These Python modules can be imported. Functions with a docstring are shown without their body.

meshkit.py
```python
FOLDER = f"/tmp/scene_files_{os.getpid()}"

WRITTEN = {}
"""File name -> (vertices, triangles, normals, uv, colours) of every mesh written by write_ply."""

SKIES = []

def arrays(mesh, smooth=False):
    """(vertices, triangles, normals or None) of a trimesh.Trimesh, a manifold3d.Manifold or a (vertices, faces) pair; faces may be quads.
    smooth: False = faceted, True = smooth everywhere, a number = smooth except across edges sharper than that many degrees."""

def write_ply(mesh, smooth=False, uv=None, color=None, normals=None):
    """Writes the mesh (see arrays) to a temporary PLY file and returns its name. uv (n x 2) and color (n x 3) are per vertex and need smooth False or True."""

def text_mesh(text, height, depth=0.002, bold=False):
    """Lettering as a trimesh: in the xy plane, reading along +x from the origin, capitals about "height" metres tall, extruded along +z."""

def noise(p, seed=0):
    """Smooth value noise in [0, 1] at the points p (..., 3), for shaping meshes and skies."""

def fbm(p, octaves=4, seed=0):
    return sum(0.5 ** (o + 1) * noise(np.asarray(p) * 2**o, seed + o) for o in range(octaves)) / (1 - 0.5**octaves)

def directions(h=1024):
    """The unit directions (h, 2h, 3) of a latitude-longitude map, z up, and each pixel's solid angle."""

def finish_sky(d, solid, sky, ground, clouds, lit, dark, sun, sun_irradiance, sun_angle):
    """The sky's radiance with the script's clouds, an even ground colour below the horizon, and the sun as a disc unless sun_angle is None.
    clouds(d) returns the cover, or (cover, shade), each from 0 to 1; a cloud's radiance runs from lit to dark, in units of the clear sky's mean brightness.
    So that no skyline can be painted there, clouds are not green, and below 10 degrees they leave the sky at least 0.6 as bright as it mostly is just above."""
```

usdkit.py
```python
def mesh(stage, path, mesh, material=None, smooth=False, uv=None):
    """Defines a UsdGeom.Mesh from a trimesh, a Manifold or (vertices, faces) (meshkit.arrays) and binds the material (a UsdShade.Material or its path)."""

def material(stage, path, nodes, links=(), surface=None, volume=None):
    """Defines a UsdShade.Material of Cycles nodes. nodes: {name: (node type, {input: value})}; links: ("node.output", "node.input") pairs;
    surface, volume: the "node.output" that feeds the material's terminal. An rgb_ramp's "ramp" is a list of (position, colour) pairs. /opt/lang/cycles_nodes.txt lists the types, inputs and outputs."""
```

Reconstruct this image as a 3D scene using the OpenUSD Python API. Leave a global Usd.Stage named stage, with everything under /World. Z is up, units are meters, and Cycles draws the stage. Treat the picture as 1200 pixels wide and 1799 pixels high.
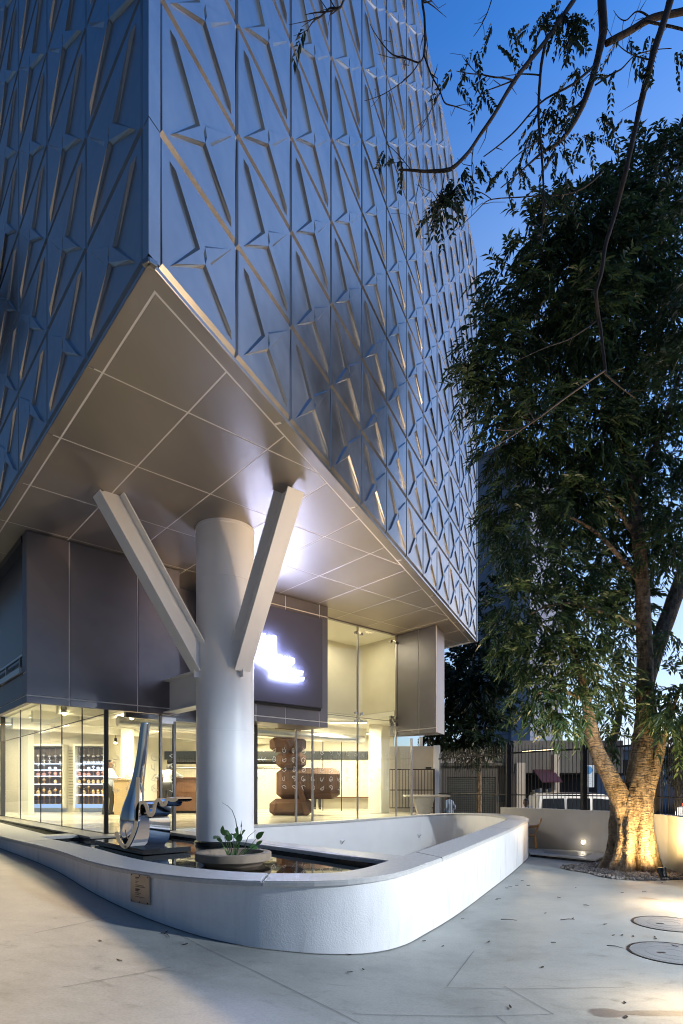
import math, random
import numpy as np, trimesh, manifold3d, shapely
from shapely.geometry import Polygon, LineString, box as sbox
from shapely.ops import split as shsplit
import usdkit, meshkit
from pxr import Usd, UsdGeom, UsdLux, UsdShade, Sdf, Gf

stage = Usd.Stage.CreateInMemory()
UsdGeom.SetStageUpAxis(stage, UsdGeom.Tokens.z)
UsdGeom.SetStageMetersPerUnit(stage, 1.0)
UsdGeom.Xform.Define(stage, '/World')
UsdGeom.Scope.Define(stage, '/World/Looks')
rng = np.random.default_rng(7)
random.seed(7)

# ------------------------------------------------------------------ camera
E = 1.72                       # eye height above the forecourt
F = 1010.0                     # focal length in pixels of the 1200 px wide photograph
HZ = 1383.0                    # its horizon
cam = UsdGeom.Camera.Define(stage, '/World/camera')
cam.CreateHorizontalApertureAttr(36.0)
cam.CreateVerticalApertureAttr(36.0 * 1799 / 1200)
cam.CreateFocalLengthAttr(F * 36.0 / 1200)
cam.CreateHorizontalApertureOffsetAttr(0.0)
cam.CreateVerticalApertureOffsetAttr((HZ - 899.5) * 36.0 / 1200)
cam.CreateClippingRangeAttr(Gf.Vec2f(0.1, 2000))
cx = UsdGeom.Xformable(cam)
cx.AddTranslateOp().Set(Gf.Vec3d(0, 0, E))
cx.AddRotateXOp().Set(90.0)
cam.CreateExposureAttr(0.18)

# ------------------------------------------------------------------ sky, sun
SUN_AZ, SUN_EL = math.radians(62), math.radians(8.0)     # the glow of the sun that has just gone
SKY_RAMP = [(0., (.75, .85, 1.5)), (.08, (1.1, 1.15, 1.6)), (.25, (1.6, 1.5, 1.65)), (.5, (1.35, 1.65, 2.25)), (.67, (2.0, 2.15, 2.7)), (.79, (.70, 1.65, 2.9)), (1., (.3, .9, 2.0))]
def M(name, nodes, links=(), surface='p.BSDF', volume=None):
    return usdkit.material(stage, '/World/Looks/' + name, nodes, links, surface=surface, volume=volume)
sky_mat = M('dusk_sky', {
    's': ('sky_texture', {'sky_type': 'single_scattering', 'sun_disc': False, 'sun_elevation': SUN_EL, 'sun_rotation': SUN_AZ,
                          'air_density': 1.0, 'aerosol_density': .6, 'ozone_density': 2.5}),
    'tc': ('texture_coordinate', {}), 'sp': ('separate_xyz', {}),
    'r': ('rgb_ramp', {'ramp': SKY_RAMP}),
    'dt': ('vector_math', {'math_type': 'dot_product', 'vector2': (math.sin(SUN_AZ), math.cos(SUN_AZ), 0.)}),
    'mr': ('map_range', {'from_min': -.75, 'from_max': .55, 'to_min': .10, 'to_max': 1.0, 'clamp': True}),
    'm': ('mix_color', {'blend_type': 'multiply', 'fac': 1.0, 'use_clamp': False}),
    'v': ('vector_math', {'math_type': 'scale'}),
    'b': ('background_shader', {'strength': 0.15})},
    [('tc.generated', 'sp.vector'), ('sp.z', 'r.fac'), ('s.color', 'm.a'), ('r.color', 'm.b'), ('tc.generated', 'dt.vector1'), ('dt.value', 'mr.value'),
     ('m.result', 'v.vector1'), ('mr.result', 'v.scale'), ('v.vector', 'b.color')], surface='b.background')
dome = UsdLux.DomeLight.Define(stage, '/World/sky')
dome.CreateIntensityAttr(1.0)
UsdShade.MaterialBindingAPI.Apply(dome.GetPrim()).Bind(sky_mat)
sun = UsdLux.DistantLight.Define(stage, '/World/sun')
sun.CreateIntensityAttr(0.02); sun.CreateAngleAttr(10.0); sun.CreateNormalizeAttr(True)
sun.CreateColorAttr(Gf.Vec3f(1.0, 0.75, 0.6))
UsdGeom.Xformable(sun).AddRotateZOp().Set(-math.degrees(SUN_AZ))
UsdGeom.Xformable(sun).AddRotateXOp().Set(-(90 - math.degrees(SUN_EL)))

# ------------------------------------------------------------------ helpers
used = {}
def numbered(parent, name):
    k = (parent, name); n = used.get(k, 0); used[k] = n + 1
    return f'{parent}/{name}' if n == 0 else f'{parent}/{name}_{n:03d}'
def put(prim, label=None, cat=None, group=None, kind=None):
    for k, v in (('label', label), ('category', cat), ('group', group), ('kind', kind)):
        if v: prim.SetCustomDataByKey(k, v)
class Thing:
    def __init__(self, name, label, cat, loc=(0, 0, 0), group=None, kind=None):
        self.path = numbered('/World', name)
        self.o = np.asarray(loc, float)
        x = UsdGeom.Xform.Define(stage, self.path)
        x.AddTranslateOp().Set(Gf.Vec3d(*map(float, loc)))
        self.prim = x.GetPrim()
        put(self.prim, label, cat, group, kind)
    def part(self, name, mesh, mat, parent=None, smooth=False, label=None, kind=None, local=False):
        p = numbered(parent or self.path, name)
        v, f = verts(mesh)
        if not local: v = v - self.o
        m = usdkit.mesh(stage, p, (v, f), mat, smooth=smooth)
        put(m.GetPrim(), label, None, None, kind)
        return p
def copy_of(src, name, label, cat, loc, rz=0, group=None, scale=None):
    x = UsdGeom.Xform.Define(stage, numbered('/World', name))
    x.AddTranslateOp().Set(Gf.Vec3d(*map(float, loc)))
    x.AddRotateZOp().Set(float(rz))
    if scale: x.AddScaleOp().Set(Gf.Vec3f(*scale))
    x.GetPrim().GetReferences().AddInternalReference(Sdf.Path(src))
    x.GetPrim().SetInstanceable(True)
    put(x.GetPrim(), label, cat, group)
    return x
def verts(mesh):
    if hasattr(mesh, 'to_mesh'):
        m = mesh.to_mesh(); return np.array(m.vert_properties[:, :3], float), np.array(m.tri_verts)
    if isinstance(mesh, (tuple, list)):
        v, f = np.asarray(mesh[0], float), np.asarray(mesh[1], int)
        if f.shape[1] == 4: f = np.vstack([f[:, [0, 1, 2]], f[:, [0, 2, 3]]])
        return v, f
    return np.array(mesh.vertices), np.array(mesh.faces)
def single(name, mesh, mat, label=None, cat=None, group=None, kind=None, smooth=False):
    p = numbered('/World', name)
    m = usdkit.mesh(stage, p, verts(mesh), mat, smooth=smooth)
    put(m.GetPrim(), label, cat, group, kind)
    return p
def cat(*ms):
    vs, fs, n = [], [], 0
    for m in ms:
        v, f = verts(m); vs.append(v); fs.append(f + n); n += len(v)
    return np.vstack(vs), np.vstack(fs)
def bevbox(x0, y0, z0, x1, y1, z1, b=0.0):
    """A box with chamfered edges."""
    if b <= 0:
        m = trimesh.creation.box(bounds=[[x0, y0, z0], [x1, y1, z1]]); return verts(m)
    p = []
    for i in range(3):
        for sx in (0, 1):
            for sy in (0, 1):
                for sz in (0, 1):
                    d = [b, b, b]; d[i] = 0
                    p.append(((x0 + d[0], x1 - d[0])[sx], (y0 + d[1], y1 - d[1])[sy], (z0 + d[2], z1 - d[2])[sz]))
    return verts(manifold3d.Manifold.hull_points(np.array(p)))
def tf(mesh, ux, uy, uz, o):
    """Local x, y, z axes to world vectors, then an offset."""
    v, f = verts(mesh)
    R = np.array([ux, uy, uz], float)
    w = v @ R + np.asarray(o, float)
    if np.linalg.det(R) < 0: f = f[:, ::-1]
    return w, f
def extr(poly, z0, z1):
    polys = getattr(poly, 'geoms', [poly]); out = []
    for g in polys:
        if g.geom_type != 'Polygon' or g.area < 1e-6: continue
        m = trimesh.creation.extrude_polygon(g, z1 - z0, engine='earcut'); m.apply_translation([0, 0, z0]); out.append(m)
    return cat(*out)
def tube(pts, radii, n=7, cap=True):
    pts = np.asarray(pts, float); radii = np.broadcast_to(np.asarray(radii, float), (len(pts),))
    t = np.gradient(pts, axis=0); t /= np.linalg.norm(t, axis=1)[:, None] + 1e-9
    ref = np.array([0, 0, 1.0]) if abs(t[0][2]) < .9 else np.array([1.0, 0, 0])
    a = np.cross(t, ref); a /= np.linalg.norm(a, axis=1)[:, None] + 1e-9
    for i in range(1, len(a)):                       # keep the frame from flipping
        v = a[i - 1] - t[i] * (a[i - 1] @ t[i]); a[i] = v / (np.linalg.norm(v) + 1e-9)
    b = np.cross(t, a)
    th = np.linspace(0, 2 * np.pi, n, endpoint=False)
    v = (pts[:, None] + radii[:, None, None] * (np.cos(th)[None, :, None] * a[:, None] + np.sin(th)[None, :, None] * b[:, None])).reshape(-1, 3)
    f = []
    for i in range(len(pts) - 1):
        for j in range(n):
            k = (j + 1) % n
            f += [[i * n + j, i * n + k, (i + 1) * n + k], [i * n + j, (i + 1) * n + k, (i + 1) * n + j]]
    if cap:
        for j in range(1, n - 1):
            f.append([0, j + 1, j]); q = (len(pts) - 1) * n; f.append([q, q + j, q + j + 1])
    return v, np.array(f)[:, ::-1]
def lathe(prof, n=32, o=(0, 0, 0)):
    m = trimesh.creation.revolve(np.asarray(prof, float), sections=n); v, f = verts(m)
    return v + np.asarray(o, float), f
def at(px, py, D):
    """A point of the place from its direction as seen by the camera and its distance."""
    return np.array([(px - 600) / F * D, D, E + (HZ - py) / F * D])
def smoothpath(p, n):
    from scipy.interpolate import PchipInterpolator
    p = np.asarray(p, float); s = np.r_[0, np.cumsum(np.linalg.norm(np.diff(p, axis=0), axis=1))]
    return PchipInterpolator(s, p)(np.linspace(0, s[-1], n))
aV = np.array([-.6613, .7501]); bV = np.array([.7501, .6613]); dV = np.array([.4117, .9113]); nV = np.array([.9113, -.4117])
def AB(a, b, z=0.0):
    q = aV * a + bV * b; return np.array([q[0], q[1], z])
def boxAB(a0, a1, b0, b1, z0, z1, bev=0.0):
    """A box whose sides run along the building's two axes."""
    return tf(bevbox(a0, b0, z0, a1, b1, z1, bev), (*aV, 0), (*bV, 0), (0, 0, 1), (0, 0, 0))
a3, b3, d3, n3, z3 = (np.array([*q, 0.]) for q in (aV, bV, dV, nV, (0, 0))); z3 = np.array([0, 0, 1.])

# ------------------------------------------------------------------ materials
def noise_mat(name, c1, c2, scale=6, detail=5, rough=.6, metallic=0., bump=0., bscale=None, bdist=.01, spec=.5, stretch=(1, 1, 1), r2=None, extra=None, lo=.3, hi=.7):
    nodes = {'g': ('geometry', {}), 'mp': ('mapping', {'scale': stretch}),
             'n': ('noise_texture', {'scale': scale, 'detail': detail, 'roughness': .6}),
             'r': ('rgb_ramp', {'ramp': [(lo, c1), (hi, c2)]}),
             'p': ('principled_bsdf', {'roughness': rough, 'metallic': metallic, 'specular_ior_level': spec, **(extra or {})})}
    links = [('g.position', 'mp.vector'), ('mp.vector', 'n.vector'), ('n.fac', 'r.fac'), ('r.color', 'p.base_color')]
    if r2 is not None:
        nodes['rr'] = ('map_range', {'from_min': .3, 'from_max': .7, 'to_min': rough, 'to_max': r2}); links += [('n.fac', 'rr.value'), ('rr.result', 'p.roughness')]
    if bump > 0:
        nodes['bn'] = ('noise_texture', {'scale': bscale or scale * 4, 'detail': 4}); nodes['bm'] = ('bump', {'strength': bump, 'distance': bdist})
        links += [('mp.vector', 'bn.vector'), ('bn.fac', 'bm.height'), ('bm.normal', 'p.normal')]
    return M(name, nodes, links)
def flat(name, c, rough=.5, metallic=0., **k):
    return M(name, {'p': ('principled_bsdf', {'base_color': c, 'roughness': rough, 'metallic': metallic, **k})})
def emit(name, c, s):
    return M(name, {'e': ('emission', {'color': c, 'strength': s})}, surface='e.emission')

facade_metal = noise_mat('facade_metal', (.375, .362, .345), (.455, .44, .42), scale=.9, detail=3, rough=.25, r2=.35, metallic=.92, bump=.10, bscale=1.6, bdist=.02)
facade_core = flat('facade_core', (.05, .06, .09), .5, .5)
soffit_metal = noise_mat('soffit_metal', (.36, .325, .285), (.44, .40, .35), scale=1.1, detail=6, rough=.46, r2=.58, metallic=.85, bump=.05, bscale=1.2, bdist=.02, stretch=(1, .35, 1))
joint_white = flat('joint_sealant', (.75, .73, .70), .6)
cladding = noise_mat('cladding_panel', (.16, .155, .175), (.20, .19, .21), scale=.8, detail=4, rough=.34, r2=.44, metallic=.65, bump=.03, bscale=1, bdist=.02)
sign_black = flat('sign_panel_black', (.055, .055, .085), .5)
white_paint = noise_mat('white_paint', (.78, .78, .78), (.84, .84, .83), scale=1.2, detail=6, rough=.42, bump=.03, bscale=30, bdist=.003)
stucco = M('white_stucco', {
    'g': ('geometry', {}), 'm': ('mapping', {'scale': (2.6, 2.6, .45)}), 'n': ('noise_texture', {'scale': 2.2, 'detail': 9, 'roughness': .68}), 'n1': ('noise_texture', {'scale': .8, 'detail': 5}),
    'b': ('noise_texture', {'scale': 75, 'detail': 4}), 'bm': ('bump', {'strength': .26, 'distance': .010}),
    'r': ('rgb_ramp', {'ramp': [(.26, (.52, .51, .49)), (.42, (.71, .71, .70)), (.7, (.79, .79, .785))]}), 'r1': ('rgb_ramp', {'ramp': [(.3, (.90, .90, .90)), (.65, (1, 1, 1))]}),
    'x': ('mix_color', {'blend_type': 'multiply', 'fac': 1.0}), 'p': ('principled_bsdf', {'roughness': .8})},
    [('g.position', 'm.vector'), ('m.vector', 'n.vector'), ('g.position', 'n1.vector'), ('g.position', 'b.vector'), ('n.fac', 'r.fac'), ('n1.fac', 'r1.fac'), ('r.color', 'x.a'), ('r1.color', 'x.b'), ('x.result', 'p.base_color'), ('b.fac', 'bm.height'), ('bm.normal', 'p.normal')])
coping_stone = noise_mat('coping_terrazzo', (.42, .42, .40), (.52, .51, .49), scale=22, detail=8, rough=.5, bump=.08, bscale=90, bdist=.003)
black_granite = noise_mat('black_granite', (.012, .012, .013), (.03, .03, .03), scale=60, detail=6, rough=.12)
ledge_stone = noise_mat('ledge_stone', (.20, .19, .16), (.32, .30, .25), scale=14, detail=6, rough=.35)
concrete = M('forecourt_concrete', {
    'g': ('geometry', {}), 'm1': ('mapping', {'scale': (1, 1, 1)}), 'm2': ('mapping', {'scale': (1.0, 2.2, 1), 'rotation': (0, 0, .35)}),
    'n1': ('noise_texture', {'scale': .42, 'detail': 8, 'roughness': .66}), 'n2': ('noise_texture', {'scale': 3.2, 'detail': 9, 'roughness': .7, 'distortion': .8}),
    'n3': ('noise_texture', {'scale': 55, 'detail': 4}), 'vo': ('voronoi_texture', {'scale': .33, 'feature': 'distance_to_edge', 'detail': 2}),
    'r1': ('rgb_ramp', {'ramp': [(.30, (.175, .18, .16)), (.47, (.285, .293, .265)), (.72, (.37, .375, .345))]}),
    'r2': ('rgb_ramp', {'ramp': [(.30, (.66, .66, .64)), (.43, (.95, .95, .94)), (.52, (1, 1, 1)), (.74, (1.06, 1.06, 1.04))]}),
    'r3': ('rgb_ramp', {'ramp': [(.30, (.86, .86, .86)), (.6, (1, 1, 1))]}),
    'x1': ('mix_color', {'blend_type': 'multiply', 'fac': 1.0}), 'x2': ('mix_color', {'blend_type': 'multiply', 'fac': 1.0}),
    'rr': ('map_range', {'from_min': .3, 'from_max': .7, 'to_min': .38, 'to_max': .62}),
    'bm': ('bump', {'strength': .10, 'distance': .004}),
    'p': ('principled_bsdf', {'specular_ior_level': .45})},
    [('g.position', 'm1.vector'), ('g.position', 'm2.vector'), ('m1.vector', 'n1.vector'), ('m2.vector', 'n2.vector'), ('m1.vector', 'n3.vector'),
     ('n1.fac', 'r1.fac'), ('n2.fac', 'r2.fac'), ('n3.fac', 'r3.fac'), ('r1.color', 'x1.a'), ('r2.color', 'x1.b'), ('x1.result', 'x2.a'), ('r3.color', 'x2.b'),
     ('x2.result', 'p.base_color'), ('n2.fac', 'rr.value'), ('rr.result', 'p.roughness'), ('n3.fac', 'bm.height'), ('bm.normal', 'p.normal')])
joint_dark = flat('slab_joint', (.16, .162, .15), .9)
asphalt = noise_mat('asphalt', (.04, .04, .042), (.065, .065, .065), scale=40, rough=.8, bump=.2, bscale=120, bdist=.004)
def pane_mat(name, tint, ior):
    # the far face of a pane reflects nothing of its own
    return M(name, {'t': ('transparent_bsdf', {'color': tint}), 'g': ('glossy_bsdf', {'color': (1, 1, 1), 'roughness': .012}), 'f': ('fresnel', {'IOR': ior}), 'x': ('mix_closure', {}),
                    'q': ('geometry', {}), 'i': ('math', {'math_type': 'subtract', 'value1': 1.0}), 'k': ('math', {'math_type': 'multiply'})},
             [('q.backfacing', 'i.value2'), ('i.value', 'k.value1'), ('f.fac', 'k.value2'), ('k.value', 'x.fac'), ('t.BSDF', 'x.closure1'), ('g.BSDF', 'x.closure2')], surface='x.closure')
glass = pane_mat('clear_glass', (.93, .955, .93), 1.5)
dark_glass = pane_mat('tinted_glass', (.10, .11, .13), 1.7)
water = M('pool_water', {'t': ('transparent_bsdf', {'color': (.80, .84, .82)}), 'g': ('glossy_bsdf', {'color': (1, 1, 1), 'roughness': .015}), 'f': ('fresnel', {'IOR': 1.34}), 'x': ('mix_closure', {}),
                         'q': ('geometry', {}), 'n': ('noise_texture', {'scale': 3.0, 'detail': 2}), 'bm': ('bump', {'strength': .05, 'distance': .01})},
          [('q.position', 'n.vector'), ('n.fac', 'bm.height'), ('bm.normal', 'g.normal'), ('f.fac', 'x.fac'), ('t.BSDF', 'x.closure1'), ('g.BSDF', 'x.closure2')], surface='x.closure')
chrome = flat('polished_steel', (.82, .82, .84), .05, 1.0)
steel = flat('brushed_steel', (.50, .50, .51), .32, 1.0)
tan_edge = noise_mat('tan_cut_edge', (.58, .42, .26), (.66, .49, .31), scale=12, rough=.4, metallic=.15)
black_metal = flat('black_metal', (.012, .012, .013), .45, .3)
mullion_dark = flat('mullion_dark_steel', (.06, .055, .055), .35, .7)
mullion_steel = flat('mullion_steel', (.30, .29, .30), .35, .8)
corten = noise_mat('rusted_steel', (.055, .026, .015), (.13, .056, .028), scale=2.4, detail=7, rough=.7, bump=.12, bscale=20, bdist=.005)
counter_brown = noise_mat('brown_counter', (.13, .060, .032), (.18, .085, .046), scale=1.5, detail=6, rough=.5, stretch=(1, 1, 5))
light_wood = noise_mat('light_wood', (.42, .30, .16), (.52, .38, .21), scale=4, rough=.5, stretch=(1, 1, 8))
cream_wall = noise_mat('cream_wall', (.60, .56, .45), (.68, .64, .53), scale=1.2, rough=.7)
inner_white = noise_mat('interior_white', (.72, .70, .62), (.78, .76, .68), scale=1.0, rough=.6)
inner_floor = noise_mat('interior_floor', (.42, .39, .30), (.50, .47, .38), scale=.8, rough=.16, r2=.26)
beige_wall = noise_mat('beige_render', (.44, .40, .35), (.52, .48, .42), scale=1.3, detail=7, rough=.8, bump=.08, bscale=40, bdist=.004)
boundary_paint = noise_mat('boundary_wall_paint', (.40, .385, .35), (.50, .485, .44), scale=.9, detail=8, rough=.65, bump=.05, bscale=24, bdist=.005)
grey_render = noise_mat('stained_grey_render', (.085, .085, .085), (.19, .185, .18), scale=.7, detail=9, rough=.85, bump=.1, bscale=12, bdist=.01, stretch=(1, 1, .25))
shutter_mat = noise_mat('shutter_grey_green', (.05, .058, .058), (.07, .08, .08), scale=1, rough=.5, metallic=.3)
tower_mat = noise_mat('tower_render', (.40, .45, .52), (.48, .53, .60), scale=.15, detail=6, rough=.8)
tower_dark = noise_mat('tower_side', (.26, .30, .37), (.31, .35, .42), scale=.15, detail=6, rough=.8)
bark = M('tree_bark', {
    'g': ('geometry', {}), 'mp': ('mapping', {'scale': (1.2, 1.2, .55)}), 'mp2': ('mapping', {'scale': (1, 1, 4.5)}),
    'n': ('noise_texture', {'scale': 9, 'detail': 8, 'roughness': .65}), 'n2': ('noise_texture', {'scale': 5, 'detail': 6, 'distortion': 1.2}), 'v': ('voronoi_texture', {'scale': 14, 'feature': 'distance_to_edge'}),
    'r': ('rgb_ramp', {'ramp': [(.30, (.035, .025, .018)), (.48, (.15, .115, .08)), (.72, (.26, .21, .155))]}),
    'ad': ('math', {'math_type': 'add'}), 'bm': ('bump', {'strength': 1.0, 'distance': .07}), 'p': ('principled_bsdf', {'roughness': .85, 'specular_ior_level': .2})},
    [('g.position', 'mp.vector'), ('g.position', 'mp2.vector'), ('mp.vector', 'n.vector'), ('mp2.vector', 'n2.vector'), ('n.fac', 'r.fac'), ('r.color', 'p.base_color'),
     ('n.fac', 'ad.value1'), ('n2.fac', 'ad.value2'), ('ad.value', 'bm.height'), ('bm.normal', 'p.normal')])
twig_bark = noise_mat('twig_bark', (.030, .022, .017), (.06, .045, .034), scale=14, rough=.85)
pale_twig = noise_mat('pale_twig', (.12, .085, .055), (.17, .125, .08), scale=14, rough=.85)
def leaf_mat(name, cols):
    return M(name, {'g': ('geometry', {}), 'r': ('rgb_ramp', {'ramp': cols}), 'p': ('principled_bsdf', {'roughness': .42, 'specular_ior_level': .45}),
                    't': ('translucent_bsdf', {}), 'x': ('mix_closure', {'fac': .28})},
             [('g.random_per_island', 'r.fac'), ('r.color', 'p.base_color'), ('r.color', 't.color'), ('p.BSDF', 'x.closure1'), ('t.BSDF', 'x.closure2')], surface='x.closure')
leaf_green = leaf_mat('leaf_green', [(0, (.045, .085, .032)), (.5, (.095, .16, .058)), (.82, (.14, .21, .075)), (.95, (.22, .24, .07)), (1, (.32, .25, .07))])
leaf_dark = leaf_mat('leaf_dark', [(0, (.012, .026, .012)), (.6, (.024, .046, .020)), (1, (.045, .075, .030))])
leaf_fresh = leaf_mat('leaf_fresh', [(0, (.05, .12, .03)), (.6, (.10, .20, .05)), (1, (.22, .27, .06))])
leaf_fallen = leaf_mat('leaf_fallen', [(0, (.05, .035, .02)), (.5, (.12, .08, .03)), (1, (.30, .24, .05))])
pebble = noise_mat('pebbles', (.06, .055, .05), (.26, .24, .22), scale=9, detail=3, rough=.6)
pot_stone = noise_mat('cast_stone_bowl', (.22, .165, .11), (.33, .255, .18), scale=7, detail=8, rough=.75, bump=.12, bscale=50, bdist=.004)
plastic_tan = flat('tan_plastic', (.50, .26, .09), .38)
bench_stone = noise_mat('bench_concrete', (.36, .34, .29), (.45, .43, .37), scale=4, rough=.6)
slab_stone = noise_mat('apron_stone', (.36, .37, .35), (.46, .46, .44), scale=2.2, detail=8, rough=.55)
manhole_metal = noise_mat('manhole_cover', (.19, .195, .19), (.27, .275, .265), scale=3, detail=8, rough=.6, metallic=.2)
glyph_white = flat('glyph_vinyl', (.80, .78, .70), .5)
skin = flat('skin', (.26, .15, .10), .5); skin2 = flat('skin_dark', (.16, .09, .06), .5); hair = flat('hair_black', (.012, .011, .011), .5)
shirt_pale = flat('shirt_pale_blue', (.48, .53, .64), .8); shirt_grey = flat('shirt_grey', (.42, .43, .44), .8); shirt_blue = flat('shirt_denim_blue', (.17, .24, .36), .8); shirt_white = flat('shirt_white', (.72, .72, .72), .8)
trouser_grey = flat('trouser_grey', (.10, .10, .095), .85); trouser_dark = flat('trouser_dark', (.03, .03, .035), .85); shoe_black = flat('shoe_black', (.015, .015, .015), .4)
car_white = flat('car_paint_white', (.74, .75, .76), .25, 0., coat_weight=.6); car_dark = flat('car_paint_dark', (.04, .035, .03), .25, 0., coat_weight=.6); car_yellow = flat('car_paint_yellow', (.42, .26, .03), .3, 0., coat_weight=.5)
car_glass = flat('car_glass', (.015, .017, .02), .06); rubber = flat('rubber', (.015, .015, .015), .8)
INT_ROOM = 72.0
INT_FLOOD, INT_LEFT, INT_TREE, INT_WALL, INT_BOL, INT_FAC = 1280., 2100., 230., .3, 60., 430.
INT_STRIP, INT_STREET, INT_SIGN = 60., 900., 105.
DENS_BIG = 225.
# ------------------------------------------------------------------ ground
GX = np.array([-40, -12, -6.28, -4.09, -2.59, -1.75, -.9, 0., .6, 1.0, 60]); GZ = np.array([.85, .74, .60, .52, .42, .27, .17, .10, .04, 0., 0.])
_gx = np.arange(-40, 60.01, .25); _gz = np.convolve(np.pad(np.interp(_gx, GX, GZ), 3, mode='edge'), np.ones(7) / 7, mode='valid')
def gz(x): return np.interp(x, _gx, _gz)
def zc(x): return E - .90 + .024 * np.maximum(x, 0)          # top of the planter's coping

wall_line = [(3.1, 20.9), (3.4, 20.2), (4.73, 17.1), (6.05, 15.2), (6.62, 14.3), (6.92, 13.4), (6.95, 12.4), (6.75, 11.28), (6.75, 9.2), (7.1, 7.0), (7.6, 2.0), (8.2, -8.0)]
outer_pts = [(-13.2, 17.9), (-8.5, 12.9), (-6.28, 10.57), (-4.09, 8.26), (-2.95, 6.90), (-2.45, 6.42), (-2.0, 6.06), (-1.6, 5.82), (-1.31, 5.68), (-.725, 5.53), (-.37, 5.52), (0., 5.58), (.32, 5.74), (.62, 6.04), (.99, 6.68), (1.52, 7.67), (2.28, 9.2), (3.4, 11.5), (4.37, 13.6)]
outer_far = [(4.72, 14.6), (4.86, 15.6), (4.80, 16.6), (4.5, 17.4), (4.0, 17.95), (3.4, 18.2), (2.5, 17.9)]
_sm = smoothpath(outer_pts, 170)
_sf = smoothpath([outer_pts[-1]] + outer_far, 40)
front_path = np.vstack([_sm, _sf[1:]])
outer_poly = Polygon(list(map(tuple, front_path)) + [tuple(AB(11.9, 13.3)[:2]), tuple(AB(11.9, 3.0)[:2]), (-14, 21)]).buffer(0)

forecourt = Polygon([(-40, -30), (8.6, -30)] + wall_line[::-1] + [(-40, 34)])
forecourt = forecourt.difference(outer_poly.buffer(-.12)).difference(Polygon([tuple(AB(a, b)[:2]) for a, b in ((11.3, 4.2), (11.3, 13.0), (40, 13.0), (40, 4.2))]))
def drape(poly, dz=0., xs=None):
    xs = _gx if xs is None else xs
    out = []
    x0, _, x1, _ = poly.bounds
    bs = np.unique(np.r_[x0, xs[(xs > x0) & (xs < x1)], x1])
    bs = bs[((bs > -13) & (bs < 1.6)) | (bs == bs[0]) | (bs == bs[-1])]
    for a, b in zip(bs[:-1], bs[1:]):
        g = poly.intersection(sbox(a, -100, b, 200))
        for q in getattr(g, 'geoms', [g]):
            if q.geom_type != 'Polygon' or q.area < 1e-7: continue
            v, f = trimesh.creation.triangulate_polygon(q, engine='earcut')
            v = np.asarray(v); out.append((np.c_[v, gz(v[:, 0]) + dz], f))
    v, f = cat(*out)
    n = np.cross(v[f[:, 1]] - v[f[:, 0]], v[f[:, 2]] - v[f[:, 0]])[:, 2]
    f[n < 0] = f[n < 0][:, ::-1]
    return v, f
gr = Thing('forecourt', None, None, kind='structure')
gr.part('paving', drape(forecourt), concrete)
gjoints = [[(310, 1640), (440, 1703), (600, 1782), (632, 1799)], [(780, 1735), (1098, 1735)], [(785, 1734), (832, 1672)], [(886, 1733), (972, 1782)], [(620, 1782), (974, 1782)], [(872, 1785), (890, 1799)],
           [(925, 1556), (1120, 1556)], [(60, 1640), (190, 1612)], [(110, 1735), (300, 1700)]]
for jl in gjoints:
    q = []
    for px, py in jl:
        D = 6.0
        for _ in range(30): D = (E - gz((px - 600) / F * D)) * F / (py - HZ)
        q.append(((px - 600) / F * D, D))
    jp = LineString(q).buffer(.0028, cap_style=2).intersection(forecourt)
    if jp.area > 1e-5: gr.part('saw_cut', drape(jp, .004), joint_dark)
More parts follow.
